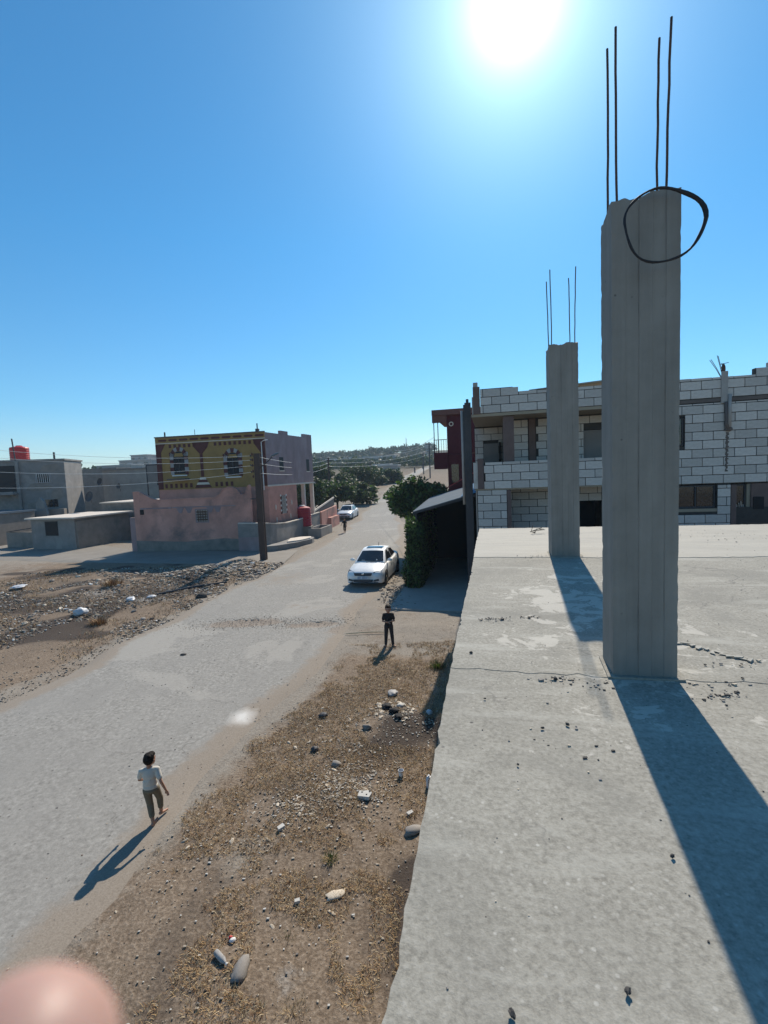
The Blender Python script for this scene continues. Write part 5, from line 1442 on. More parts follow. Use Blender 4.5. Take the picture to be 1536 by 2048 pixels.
        for wy in (-1.36, 1.36):
            w_ = thing('wheel', None, None); w_.parent = t; w_.location = (sgn*.80, wy, .315)
            mb = MB()
            prof = [(.20, -.10), (.30, -.105), (.315, -.08), (.315, .08), (.30, .105), (.20, .10)]
            vs = []; N = 24
            for r_, x_ in prof:
                for k in range(N): vs.append((x_, r_*math.cos(2*math.pi*k/N), r_*math.sin(2*math.pi*k/N)))
            fs = [(i*N+k, i*N+(k+1) % N, (i+1)*N+(k+1) % N, (i+1)*N+k) for i in range(5) for k in range(N)]
            mb.add(vs, fs); mb.build('tyre', M['black_rubber'], w_, smooth=True)
            mb = MB()
            for k in range(8):
                a = 2*math.pi*k/8
                mb.tube([(sgn*.085, .03*math.cos(a), .03*math.sin(a)), (sgn*.09, .2*math.cos(a), .2*math.sin(a))], [.03, .02], 5)
            mb.tube([(sgn*.02, 0, 0), (sgn*.1, 0, 0)], [.06, .045], 10)
            mb.build('rim', M['chrome'], w_)
            mb = MB(); N = 20
            vs = [(sgn*.886, wy + .36*math.cos(2*math.pi*k/N), .33 + .36*math.sin(2*math.pi*k/N)) for k in range(N)]
            vs += [(sgn*.70, p_[1], p_[2]) for p_ in vs]
            mb.prism([(sgn*.70, wy + .365*math.cos(2*math.pi*k/N), max(.2, .33 + .365*math.sin(2*math.pi*k/N))) for k in range(N)], (sgn*.189, 0, 0)); mb.build('wheel_arch', M['black_rubber'], t)
    panel('grille', M['rail'], [(-.38, -2.315, .575), (.38, -2.315, .575), (.43, -2.285, .70), (-.43, -2.285, .70)], th=.02)
    panel('lower_intake', M['rail'], [(-.44, -2.335, .30), (.44, -2.335, .30), (.47, -2.325, .41), (-.47, -2.325, .41)], th=.02)
    panel('bumper_lip', M['chrome'], [(-.7, -2.27, .265), (.7, -2.27, .265), (.7, -2.28, .29), (-.7, -2.28, .29)], th=.06)
    mb = MB(); mb.ell((0, -2.335, .665), (.07, .015, .035)); mb.build('badge', M['chrome'], t)
    pl_ = panel('number_plate', M['plate'], [(-.26, -2.352, .44), (.26, -2.352, .44), (.26, -2.352, .55), (-.26, -2.352, .55)], th=.01)
    for k in range(7):
        if k == 2: continue
        x0 = -.2 + k*.058
        mb = MB(); mb.box((x0, -2.366, .465), (x0+.03, -2.3625, .528)); mb.build('plate_figure', M['plate_ink'], pl_)
    panel('sunroof', M['glass'], [(-.40, .02, 1.492), (.40, .02, 1.492), (.40, .42, 1.502), (-.40, .42, 1.502)], th=.008)
    mb = MB(); mb.tube([(0, .85, 1.44), (0, 1.0, 1.62)], .012, 5); mb.build('aerial', M['rail'], t)
    panel('windscreen_sticker', M['white_paint'], [(-.40, -.955, 1.04), (-.24, -.97, 1.04), (-.24, -.958, 1.055), (-.40, -.943, 1.055)], th=.004, off=(0, -.04, .0))
    mb = MB(); mb.ell((.34, -.97, 1.06), (.035, .02, .04)); mb.build('air_freshener', M['white_paint'], t)
    for sgn in (-1, 1):
        mb = MB(); mb.tube([(sgn*.1 - .05, -1.1, .985), (sgn*.1+.4, -1.0, 1.0)], .012, 5); mb.build('wiper', M['rail'], t)
    return t
sedan('white sedan with dark sunroof standing in the street facing us', (-.56, 23.45, .02), R(-13), M['car_white'], 'cars parked along the street')
pc = D(690, 1030, 53.5)
sedan('pale silver sedan parked up the street beside the olive trees', (pc.x+.25, 54.6, float(base_h(pc.x, 54.0))+.02), R(-9), M['car_silver'], 'cars parked along the street')

# ------------------------------------------------------------------ people
def voxel(mb, name, mat, parent, vox, smooth_it=6):
    me = bpy.data.meshes.new(name + '_raw'); me.from_pydata(mb.v, [], mb.f)
    o = bpy.data.objects.new(name + '_raw', me); COL.objects.link(o)
    m_ = o.modifiers.new('r', 'REMESH'); m_.mode = 'VOXEL'; m_.voxel_size = vox; m_.use_smooth_shade = True
    s_ = o.modifiers.new('s', 'SMOOTH'); s_.iterations = smooth_it; s_.factor = .5
    dg = bpy.context.evaluated_depsgraph_get()
    me2 = bpy.data.meshes.new_from_object(o.evaluated_get(dg))
    bpy.data.objects.remove(o); bpy.data.meshes.remove(me)
    me2.name = name; me2.materials.clear(); me2.materials.append(mat)
    me2.polygons.foreach_set('use_smooth', [True]*len(me2.polygons))
    r_ = bpy.data.objects.new(name, me2); COL.objects.link(r_)
    if parent: r_.parent = parent
    return r_
def person(label, loc, rz, H_, J, mats, vox, sleeves=True, leg_cover=1.0, head_turn=0.0, torso_lean=(0, 0), group=None):
    """local: x right, y the way the person faces, z up; J in units of the height"""
    t = thing('person', label, 'child', loc, rz, group)
    V = lambda p: Vector(p)*H_
    lx, ly = torso_lean
    b_ = MB()
    e = lambda c, r_, rot=None: b_.ell(V(c), (r_[0]*H_, r_[1]*H_, r_[2]*H_), rot)
    e((lx*.7, ly*.7, .715), (.084, .056, .10)); e((lx*.5, ly*.5, .61), (.078, .053, .09)); e((0, 0, .515), (.084, .06, .07))
    sh = {s: V(J['sh'+s]) for s in 'lr'}
    b_.cap(V((lx, ly, .775)), V((lx*1.15, ly*1.3, .86)), .034*H_, .031*H_)
    for s in 'lr': b_.cap(V((lx*.8, ly*.8, .775)), sh[s], .034*H_, .030*H_)
    hr = Matrix.Rotation(head_turn, 3, 'Z')
    hc = Vector(J['head'])
    e(hc, (.066, .080, .086), hr)
    hp = lambda p: hc + hr @ Vector(p)
    e(hp((0, .030, -.045)), (.046, .046, .042), hr)
    b_.cap(V(hp((0, .076, .002))), V(hp((0, .090, -.018))), .008*H_, .011*H_)
    e(hp((0, .070, -.047)), (.020, .010, .007), hr)
    for s in (-1, 1): e(hp((s*.067, -.004, -.006)), (.010, .019, .025), hr)
    for s in 'lr':
        el, wr = V(J['el'+s]), V(J['wr'+s])
        b_.cap(sh[s], el, .028*H_, .022*H_); b_.cap(el, wr, .0225*H_, .016*H_)
        d = (wr-el).normalized(); side = Vector((-1 if s == 'l' else 1, 0, 0)); side = (side - d*side.dot(d)).normalized(); nrm = d.cross(side)
        b_.ell(wr + d*.035*H_, (.021*H_, .012*H_, .036*H_), Matrix((side, nrm, d)).transposed())
        for k in range(4):
            f0 = wr + d*.058*H_ + side*(k-1.5)*.0105*H_; ln = (.030, .034, .032, .025)[k]*H_
            f1 = f0 + d*ln*.6 + nrm*.006*H_; f2 = f1 + d*ln*.45 + nrm*.012*H_
            b_.cap(f0, f1, .0062*H_, .0058*H_, 8); b_.cap(f1, f2, .0058*H_, .005*H_, 8)
        th0 = wr + d*.02*H_ - side*.014*H_ * (1 if s == 'l' else 1)
        b_.cap(th0, th0 + d*.028*H_ - side*.018*H_, .0085*H_, .0062*H_, 8)
        hip, kn, an = V(J['hip'+s]), V(J['kn'+s]), V(J['an'+s])
        b_.cap(hip, kn, .054*H_, .037*H_); b_.cap(kn, an, .038*H_, .023*H_)
        ft = Vector(J['ft'+s]).normalized()
        tilt = J.get('tl'+s, 0.0)
        heel = an + Vector((0, 0, -.022*H_)) - ft*.02*H_; toe = heel + ft*.125*H_ + Vector((0, 0, tilt*H_))
        b_.cap(heel, toe, .023*H_, .017*H_)
    body = voxel(b_, 'body', M['skin'], t, vox)
    c = MB()
    ec = lambda p, r_, rot=None: c.ell(V(p), (r_[0]*H_, r_[1]*H_, r_[2]*H_), rot)
    ec((lx*.7, ly*.7, .715), (.096, .068, .105)); ec((lx*.5, ly*.5, .615), (.092, .066, .10)); ec((lx*.2, ly*.2, .545), (.098, .07, .06))
    for s in 'lr':
        c.cap(V((lx*.8, ly*.8, .772)), sh[s], .052*H_, .040*H_)
        el = V(J['el'+s]); k = .62 if sleeves else .2
        c.cap(sh[s], sh[s].lerp(el, k), .037*H_, .039*H_)
    rr = random.Random(3)
    for k in range(9):                                  # creases
        z = .56 + .02*k; a = rr.uniform(0, 6.28)
        c.cap(V((.085*math.cos(a)+lx*.5, .058*math.sin(a)+ly*.5, z)), V((.085*math.cos(a+.9)+lx*.5, .058*math.sin(a+.9)+ly*.5, z+.02)), .016*H_, .014*H_, 6)
    voxel(c, 'shirt', M[mats[0]], t, vox, 3)
    c = MB()
    c.ell(V((0, 0, .505)), (.101*H_, .074*H_, .062*H_))
    for s in 'lr':
        hip, kn, an = V(J['hip'+s]), V(J['kn'+s]), V(J['an'+s])
        c.cap(hip, kn, .057*H_, .042*H_)
        if leg_cover > 0: c.cap(kn, kn.lerp(an, leg_cover), .046*H_, (.038 if leg_cover < .8 else .034)*H_)
    voxel(c, 'trousers', M[mats[1]], t, vox, 3)
    c = MB()
    c.ell(V(hp((0, -.016, .016))), (.0735*H_, .078*H_, .083*H_), hr)
    c.ell(V(hp((0, .034, .058))), (.056*H_, .045*H_, .034*H_), hr)
    for k in range(22):
        a = rr.uniform(0, 6.28); q = rr.uniform(.2, 1)
        c.ell(V(hp((.06*math.cos(a)*q, -.02 + .065*math.sin(a)*q, .06 + .035*(1-q)))), (.014*H_, .014*H_, .02*H_))
    voxel(c, 'hair', M['hair'], t, vox, 2)
    for s in (-1, 1):
        c = MB(); c.ell(V(hp((s*.027, .071, .008))), (.009*H_, .006*H_, .006*H_), hr, 8, 6); c.build('eye', M['eye'], t, smooth=True)
    return t
BASE = {'head': (0, .012, .915), 'shl': (-.098, 0, .775), 'shr': (.098, 0, .775), 'ell': (-.14, -.02, .62), 'elr': (.14, -.02, .62), 'wrl': (-.15, .04, .49), 'wrr': (.15, .04, .49),
        'hipl': (-.052, 0, .50), 'hipr': (.052, 0, .50), 'knl': (-.055, .01, .275), 'knr': (.055, .01, .275), 'anl': (-.055, 0, .045), 'anr': (.055, 0, .045), 'ftl': (-.15, 1, 0), 'ftr': (.15, 1, 0)}
k1 = dict(BASE); k1.update({'head': (.012, .02, .915), 'ell': (-.15, .055, .63), 'wrl': (-.10, .165, .56), 'elr': (.15, -.06, .625), 'wrr': (.195, -.03, .475),
        'hipl': (-.05, 0, .5), 'knl': (-.035, .03, .27), 'anl': (.0, -.03, .045), 'hipr': (.055, .01, .5), 'knr': (.075, .10, .30), 'anr': (.07, .13, .082), 'ftl': (.3, 1, 0), 'ftr': (.55, .9, 0), 'tlr': -.03})
g1 = G(308, 1650)
person('barefoot child in a white shirt and khaki trousers walking up the street', (g1.x, g1.y, .02), R(12), 1.11, k1, ('cloth_white', 'cloth_khaki'), .0075, True, .62, head_turn=R(-28))
k2 = dict(BASE); k2.update({'ell': (-.135, .015, .625), 'wrl': (-.02, .105, .635), 'elr': (.135, .015, .625), 'wrr': (.03, .11, .62), 'anl': (-.085, 0, .045), 'knl': (-.07, .012, .275), 'anr': (.085, -.03, .045), 'knr': (.07, .0, .275), 'ftl': (-.8, 1, 0), 'ftr': (.5, 1, 0)})
g2 = G(779, 1291)
person('child in black clothes with folded arms facing us near the driveway shade', (g2.x, g2.y, float(ground_z(g2.x, g2.y))+.0), R(180), 1.27, k2, ('cloth_black', 'cloth_charcoal'), .009, True, .97)
k3 = dict(BASE); k3.update({'knl': (-.06, .05, .27), 'anl': (-.06, .08, .045), 'knr': (.06, 0, .27), 'anr': (.06, -.08, .05), 'elr': (.18, .02, .63), 'wrr': (.20, .10, .55)})
g3 = G(690, 1066)
person('distant child in dark clothes walking past the low walls up the street', (g3.x, g3.y, .02), R(168), 1.32, k3, ('cloth_black', 'cloth_charcoal'), .012, True, .5)

# ------------------------------------------------------------------ litter, stones, weeds
def rock_mesh(name, seed, mat, flat=.6, sub=2):
    bmm = bmesh.new(); bmesh.ops.create_icosphere(bmm, subdivisions=sub, radius=1.0)
    rr = random.Random(seed)
    for v in bmm.verts:
        k = 1 + .55*noise.noise(v.co*1.3 + Vector((seed*1.7, 0, 0))) + .2*noise.noise(v.co*3.1 + Vector((0, seed, 0))) + rr.uniform(-.04, .04); v.co = Vector((v.co.x*k, v.co.y*k*.9, v.co.z*k*flat))
    me = bpy.data.meshes.new(name); bmm.to_mesh(me); bmm.free(); me.materials.append(mat)
    return me
def on_ground(x, y): return float(ground_z(x, y))
def verge_ok(x, y):
    u = x*math.cos(RA) - y*math.sin(RA)
    return u < -.32 and x > road_r(y) + .1
PS = [rock_mesh('pale_stone', 100+i, M['pale_stone'], .45 + .1*i) for i in range(4)]
GS = [rock_mesh('grey_stone', 110+i, M['grey_stone'], .6) for i in range(3)]
BS = [rock_mesh('brown_stone', 120+i, M['brown_stone'], .6) for i in range(2)]
rr = random.Random(31)
CL = [(-.75, 7.5, .55, .5, 70), (-1.6, 7.1, .45, .35, 26), (.1, 9.9, .45, .35, 22), (.5, 9.4, .5, .5, 16), (-.5, 8.9, 1.2, 1.0, 34), (-1.4, 9.0, .9, 1.2, 22), (-.2, 11.3, .8, .6, 12), (-1.6, 5.6, 1.4, 1.3, 22), (-2.4, 6.6, .8, .7, 14)]
npale = 0
for (cx, cy, a, b2, n) in CL:
    for i in range(n):
        x = rr.gauss(cx, a*.6); y = rr.gauss(cy, b2*.6)
        if not verge_ok(x, y): continue
        s_ = rr.uniform(.008, .030) * (1.5 if rr.random() < .12 else 1)
        o_ = inst(rr.choice(PS), 'pale_stone', None, (x, y, on_ground(x, y) + s_*.2), (rr.uniform(-.3, .3), rr.uniform(-.3, .3), rr.uniform(0, 6.3)), (s_*rr.uniform(1.0, 2.4), s_, s_*rr.uniform(.5, 1)))
        tag(o_, 'pale chip of stone lying in the dry grass beside the roof edge', 'stone', 'pale stone chips on the dry grass verge'); npale += 1
for i in range(60):
    x = rr.uniform(-21, -8); y = rr.uniform(15.5, 28)
    if x > road_l(y) - .3: continue
    s_ = rr.uniform(.04, .13)
    o_ = inst(rr.choice(GS + PS), 'rubble_stone', None, (x, y, on_ground(x, y) + s_*.25), (rr.uniform(-.3, .3), rr.uniform(-.3, .3), rr.uniform(0, 6.3)), (s_*rr.uniform(.9, 1.8), s_, s_))
    tag(o_, 'loose stone on the rubbish-strewn empty lot across the street', 'stone', 'loose stones on the empty lot')
def one(name, label, cat, me, x, y, s, rot=(0, 0, 0), z=None, lift=.25):
    me.polygons.foreach_set('use_smooth', [True]*len(me.polygons))
    o_ = inst(me, name, None, (x, y, (on_ground(x, y) if z is None else z) + s[2]*lift), rot, s)
    return tag(o_, label, cat)
one('stone', 'dark grey angular stone with pale top in the middle of the verge', 'stone', GS[0], -.52, 9.17, (.085, .075, .10))
one('stone', 'brownish stone leaning among chips left of the plastic cup', 'stone', GS[1], -1.05, 8.1, (.09, .07, .09))
one('boulder', 'smooth grey boulder half sunk in the earth at the bottom of the verge', 'stone', GS[2], -1.72, 4.62, (.10, .17, .09), (0, 0, -.1), lift=.05)
one('stone', 'grey stone against the foot of the roof wall', 'stone', GS[1], .22, 6.5, (.15, .09, .09), (0, 0, .4))
one('flat_stone', 'flat pale stone sunk in the earth near the green weed', 'stone', PS[0], -.8, 5.52, (.12, .08, .05), (0, 0, .5), lift=.1)
one('stone', 'dark round stone on the dusty left margin of the street', 'stone', rock_mesh('dark_stone', 9, M['dark_stone'], .8), -8.25, 20.7, (.24, .2, .2))
one('stone', 'dark clod in the middle of the street', 'stone', rock_mesh('dark_stone', 10, M['dark_stone'], .5), -6.2, 13.9, (.09, .07, .05), z=.02)
def bag(label, x, y, r_, seed, mat='bag', name='plastic_bag', cat='bag', fl=.7):
    bmm = bmesh.new(); bmesh.ops.create_icosphere(bmm, subdivisions=3, radius=1.0)
    for v in bmm.verts:
        p = v.co.copy()
        k = 1 + .35*(noise.noise(p*1.6 + Vector((seed, 0, 0)))) + .18*noise.noise(p*4 + Vector((0, seed, 0)))
        v.co = Vector((p.x*k, p.y*k*.8, p.z*k*fl))
    me = bpy.data.meshes.new(name); bmm.to_mesh(me); bmm.free(); me.materials.append(M[mat])
    return one(name, label, cat, me, x, y, (r_, r_, r_), (0, 0, seed), lift=.35)
bag('crumpled white plastic bag nearest the street on the empty lot', -12.2, 18.5, .25, 1.0)
bag('torn white plastic bag on the ash patch of the empty lot', -11.1, 20.2, .23, 2.3, fl=.45)
bag('smaller white plastic scrap right of the torn bag on the ash', -10.5, 20.8, .2, 4.1, fl=.35)
bag('flat white plastic sheet near the left edge of the empty lot', -18.9, 24.1, .42, 5.2, fl=.12, name='plastic_sheet', cat='sheet')
bag('white rag beside the burnt hollow on the verge', .2, 10.05, .10, 6.6, fl=.4, name='rag', cat='rag', mat='cloth_white')
bag('grey rag trailing from the burnt hollow', .02, 10.7, .14, 7.7, fl=.3, name='rag', cat='rag', mat='pipe')
bag('crumpled silver foil against the roof edge', .78, 9.7, .075, 8.1, mat='bag', name='foil', cat='foil')
bag('charred lump in the burnt hollow on the verge', .03, 9.72, .11, 3.3, mat='dark', name='charred_lump', cat='ashes', fl=.5)
bag('black burnt heap beside the white rag on the verge', -.12, 9.95, .13, 1.7, mat='dark', name='charred_lump', cat='ashes', fl=.45)
bag('flat black scorch lump below the burnt hollow', .12, 9.45, .10, 4.9, mat='dark', name='charred_lump', cat='ashes', fl=.3)
for i in range(26):
    x = rr.gauss(-.02, .26); y = rr.gauss(9.95, .26); s_ = rr.uniform(.02, .055)
    o_ = inst(PS[i % 4], 'ash_flake', None, (x, y, on_ground(x, y) + .01), (rr.uniform(-.4, .4), rr.uniform(-.4, .4), rr.uniform(0, 6.3)), (s_*1.5, s_, s_*.4))
    tag(o_, 'pale ash flake round the burnt hollow on the verge', 'ash', 'ash flakes round the burnt hollow')
bag('dark scorched rag on the left of the verge', -1.5, 9.9, .10, 9.3, mat='rail', name='rag', cat='rag', fl=.4)
bag('purple grey rag by the left stones of the verge', -1.5, 8.6, .08, 5.9, mat='rail', name='rag', cat='rag', fl=.6)
# cup
cu = thing('plastic_cup', 'white plastic cup standing in the dry grass near the roof edge', 'cup', (.1, 7.74, on_ground(.1, 7.74)))
mb = MB(); mb.lathe([(.034, 0), (.047, .11), (.051, .113), (.046, .115), (.042, .108), (.03, .02)], 20); mb.build('cup', M['bag'], cu, smooth=True)
mb = MB(); mb.lathe([(.0365, .02), (.045, .085), (.0455, .09)], 20, cap=False); mb.build('label_band', M['white_paint'], cu, smooth=True)
jc = thing('jerrycan', 'small white plastic can leaning against the foot of the roof wall', 'can', (.56, 7.45, on_ground(.56, 7.45)), R(30))
mb = MB(); mb.box((-.05, -.03, 0), (.05, .03, .15)); mb.prism([(-.05, -.03, .15), (.05, -.03, .15), (.02, -.03, .19), (-.03, -.03, .19)], (0, .06, 0)); mb.build('body', M['bag'], jc)
mb = MB(); mb.lathe([(.015, 0), (.015, .025)], 10, (-.01, 0, .19)); mb.build('cap', M['bag'], jc)
bk = thing('broken_block', 'broken white block with holes lying below the plastic cup', 'block', (-.5, 7.22, on_ground(-.5, 7.22)+.01), R(-8))
mb = MB(); mb.prism([(-.11, -.07, 0), (.08, -.085, 0), (.11, .02, 0), (.04, .075, 0), (-.06, .05, 0), (-.1, .065, 0)], (0, 0.012, .05)); mb.build('block', M['chalk'], bk)
for x, y in ((-.05, .02), (.03, -.03), (.07, .04)):
    mb = MB(); mb.lathe([(.014, 0), (.014, .003)], 8, (x, y+.012, .0505)); mb.build('hole', M['dark'], bk)
mb = MB(); mb.prism([(-.05, -.03, 0), (.04, -.035, 0), (.055, .02, 0), (-.045, .03, 0)], (0, .004, .02)); o_ = mb.build('tile_piece', M['chalk'], loc=(.2, 6.85, on_ground(.2, 6.85)+.02), rz=R(40)); tag(o_, 'small white tile piece right of the broken block', 'tile')
mb = MB(); mb.prism([(-.035, -.02, 0), (.03, -.025, 0), (.035, .02, 0), (-.03, .022, 0)], (0, .004, .03)); o_ = mb.build('tile_piece', M['chalk'], loc=(-1.27, 5.43, on_ground(-1.27, 5.43)+.01), rz=R(20)); tag(o_, 'small white block near the green weed low on the verge', 'tile')
mb = MB(); mb.prism([(-.06, -.03, 0), (.05, -.04, 0), (.06, .03, 0), (-.04, .035, 0)], (0, .006, .035)); o_ = mb.build('tile_piece', M['chalk'], loc=(-1.72, 6.62, on_ground(-1.72, 6.62)+.01), rz=R(50)); tag(o_, 'white block piece at the left side of the stone cluster', 'tile')
bt = thing('bottle', 'scuffed clear plastic bottle lying at the bottom of the verge', 'bottle', (-1.98, 4.75, on_ground(-1.98, 4.75)+.035), R(-40))
mb = MB(); mb.tube([(-.1, 0, 0), (-.09, 0, 0), (.05, 0, 0), (.09, 0, .002), (.11, 0, .002)], [.02, .032, .032, .013, .012], 12); mb.build('body', M['ash'], bt, smooth=True)
mb = MB(); mb.tube([(.11, 0, .002), (.13, 0, .002)], .014, 10); mb.build('cap', M['white_paint'], bt)
wr = thing('wrapper', 'red and white crumpled wrapper above the plastic bottle', 'wrapper', (-1.92, 4.97, on_ground(-1.92, 4.97)+.02), R(20))
mb = MB(); mb.ell((0, 0, 0), (.04, .03, .022), None, 8, 5); mb.build('paper', M['white_paint'], wr)
mb = MB(); mb.ell((-.02, .03, .01), (.025, .02, .02), None, 7, 5); mb.build('red_part', M['tank_red'], wr)
mb = MB(); mb.tube([(-.72, .02, .0), (-.3, -.03, .03), (.1, .03, .02), (.72, -.02, .01)], [.012, .018, .018, .01], 7); o_ = mb.build('stick', M['straw2'], loc=(-.7, 15.1, .03)); tag(o_, 'pale wooden stick lying left of the black-clad child', 'stick')
mb = MB(); mb.tube([(-1.3, -.9, .02), (0, .2, .05), (1.3, 1.0, .04)], [.05, .07, .05], 6); o_ = mb.build('stick', M['rail'], loc=(-9.3, 22.4, .06)); tag(o_, 'dark charred branch along the left edge of the street', 'branch')
for i, (px, py, lab) in enumerate(((770, 1190, 'brown stone at the kerb in front of the ivy'), (752, 1178, 'pale stone at the kerb near the white sedan'), (795, 1172, 'dark clod at the foot of the ivy'))):
    g = G(px + 30, py + 2); one('stone', lab, 'stone', (BS + PS)[i], g.x, g.y, (.16, .12, .1))

# pebbles on the roof
for i, (px, py, s_, lab) in enumerate(((942, 1306, .016, 'round dark pebble near the left edge of the roof'), (1110, 1358, .018, 'broken crumbs of mortar on the joint left of the near pillar'), (1135, 1450, .014, 'dark pebble left of the near pillar shadow'), (1085, 1457, .012, 'small dark pebble left of the other pebbles on the roof'), (1255, 1985, .013, 'elongated dark pebble at the bottom of the roof'), (1024, 2030, .013, 'black and white pebble at the very bottom of the roof'), (970, 1398, .009, 'tiny dark stone near the roof edge below the limewash'), (1345, 1714, .011, 'dark shard beside the near pillar shadow edge'), (1036, 1530, .009, 'small black stone in the middle of the near roof bay'))):
    g = G(px, py, ZS+.006); o_ = inst(rock_mesh('pebble', 200+i, M['dark_stone'], .8), 'pebble', None, (g.x, g.y, g.z + s_*.35), (0, 0, i), (s_*.8, s_*.6, s_*.6)); tag(o_, lab, 'pebble')
rr = random.Random(91)
PB = [rock_mesh('roof_crumb', 230+i, m_, .7) for i, m_ in enumerate((M['dark_stone'], M['grey_stone'], M['pale_stone']))]
clus = [(983, 1240, .12, .03, 26), (1060, 1236, .06, .02, 10), (1110, 1360, .10, .03, 20), (1440, 1393, .10, .04, 22), (1150, 1490, .25, .2, 8), (1200, 1370, .14, .05, 10), (1480, 1330, .16, .05, 8), (1420, 1370, .2, .03, 8), (1460, 1075, .8, .5, 26), (1060, 1115, .3, .06, 10)]
mb = MB()
def chunk(mb, p, s, rr, m=0):
    vs = []; ex = rr.uniform(.8, 1.9)
    for dx in (-1, 1):
        for dy in (-1, 1):
            for dz in (-1, 1): vs.append((p[0] + dx*s*ex*rr.uniform(.4, 1), p[1] + dy*s*rr.uniform(.4, 1), p[2] + s*.5 + dz*s*.6*rr.uniform(.5, 1)))
    mb.add(vs, [(0, 1, 3, 2), (4, 6, 7, 5), (0, 4, 5, 1), (2, 3, 7, 6), (0, 2, 6, 4), (1, 5, 7, 3)], m)
for (px, py, a, b2, n) in clus:
    g = G(px, py, ZS)
    for i in range(int(n*2.2)):
        x = rr.gauss(g.x, a*.6); y = rr.gauss(g.y, b2*.8)
        v = x*math.sin(RA) + y*math.cos(RA)
        if v > VF - .05 or x*math.cos(RA) - y*math.sin(RA) < -.2: continue
        z = ZS + (0.016 if v > 7 else .007 if v > 3.05 else 0)
        chunk(mb, (x, y, z), rr.uniform(.002, .007) * (1.8 if rr.random() < .1 else 1), rr, rr.choice((0, 0, 1, 1, 2)))
for i in range(900):
    u = rr.uniform(-.2, 5); v = rr.uniform(.8, VF-.1); p = RF(u, v)
    z = ZS + (0.016 if v > 7 else .007 if v > 3.05 else 0)
    chunk(mb, (p.x, p.y, z), rr.uniform(.0012, .0035), rr, rr.choice((0, 1, 2)))
tag(mb.build('roof_crumbs', [M['dark_stone'], M['grey_stone'], M['pale_stone']]), 'crumbs of mortar and grit on the roof slab', 'grit', kind='stuff')
# lifted flakes of screed along the crack right of the near pillar
for i in range(12):
    g = G(1360 + i*13, 1286 + i*3.2 + rr.uniform(-3, 3), ZS+.007)
    mb = MB(); L = rr.uniform(.03, .07)
    L *= .7; mb.prism([(-L, -.012, 0), (L*.3, -.02*rr.random(), 0), (L, .004, 0), (L*.4, .022*rr.random(), 0), (-L*.6, .016, 0)], (rr.uniform(-.004, .004), rr.uniform(-.004, .004), rr.uniform(.003, .010)))
    o_ = mb.build('screed_flake', M['screed'], loc=(g.x, g.y, ZS+.008), rz=rr.uniform(-1.2, 1.0)); tag(o_, 'lifted flake of screed along the crack right of the near pillar', 'flake', 'screed flakes along the roof crack')
for (px, py) in ((1065, 1060), (1072, 1063)):
    pass
tw = MB(); g = G(1070, 1068, ZS)
for k in range(5): tw.tube([(0, 0, 0), (rr.uniform(-.12, .1), rr.uniform(-.05, .05), rr.uniform(.03, .1)), (rr.uniform(-.2, .2), rr.uniform(-.1, .1), rr.uniform(.05, .18))], .006, 5)
o_ = tw.build('twig', M['bark'], loc=(g.x, g.y, ZS+.02)); tag(o_, 'dry twig at the far edge of the roof left of the farther pillar', 'twig')

# gravel and rubble crumbs: uncountable
rr = random.Random(17)
mb = MB()
n = 0
while n < 15000:
    x = rr.uniform(-22, -6); y = rr.uniform(13, 29)
    if x > road_l(y) + .4: continue
    k = .35 + .65*math.exp(-((x+9.2)/2.2)**2 - ((y-26)/1.9)**2) + .5*math.exp(-((x+11)/2.6)**2 - ((y-20.6)/2)**2)
    if float(vnoise(x, y, 1.2, 33)) * 1.2 > k + .25: continue
    chunk(mb, (x, y, on_ground(x, y)), rr.uniform(.008, .034) * (2.0 if rr.random() < .05 else 1), rr, rr.choices((0, 1, 2, 3, 4), (3.4, 4, 4, 2.5, .8))[0]); n += 1
for i in range(1500):
    x = rr.gauss(-9.2, 1.6); y = rr.gauss(26.3, 1.0)
    if x > road_l(y) + .3: continue
    chunk(mb, (x, y, on_ground(x, y)), rr.uniform(.02, .085), rr, rr.choices((0, 1, 2, 3, 4), (6, 5, 1, 1, .5))[0])
tag(mb.build('lot_rubble', [M['pale_stone'], M['grey_stone'], M['brown_stone'], M['dark_stone'], M['white_paint']]), 'broken stone and rubbish strewn over the empty lot', 'rubble', kind='stuff')
mb = MB(); n = 0
while n < 2600:
    y = rr.uniform(.5, 15.5); x = rr.uniform(-7, 3)
    if not verge_ok(x, y) and not (road_r(y) - .9 < x < road_r(y) + .2 and rr.random() < .25): continue
    chunk(mb, (x, y, on_ground(x, y) if x > road_r(y) + .1 else .015), rr.uniform(.003, .010) * (1.9 if rr.random() < .06 else 1), rr, rr.choices((0, 1, 2, 3), (4, 3, 5, .6))[0]); n += 1
for (cx, cy, a, b2, n_) in CL:                          # fine pale chips and paper scraps round the larger ones
    for i in range(n_*14):
        x = rr.gauss(cx, a*.8); y = rr.gauss(cy, b2*.8)
        if not verge_ok(x, y): continue
        chunk(mb, (x, y, on_ground(x, y)+.006), rr.uniform(.004, .014), rr, rr.choices((0, 4, 1, 3), (5, 2, 1, 1))[0])
for i in range(2600):
    y = rr.uniform(1.0, 13.8); x = rr.uniform(-6.5, 3)
    if not verge_ok(x, y): continue
    chunk(mb, (x, y, on_ground(x, y)+.004), rr.uniform(.0025, .007), rr, rr.choices((0, 4, 2, 3), (5, 1.5, 2, .4))[0])
for i in range(2600):                                  # bits along the left margin of the street
    y = rr.uniform(7, 28); x = float(road_l(y)) - rr.expovariate(1/.9) + .5
    chunk(mb, (x, y, on_ground(x, y) + .004), rr.uniform(.006, .022), rr, rr.choices((0, 1, 2, 3), (4, 3, 3, 2))[0])
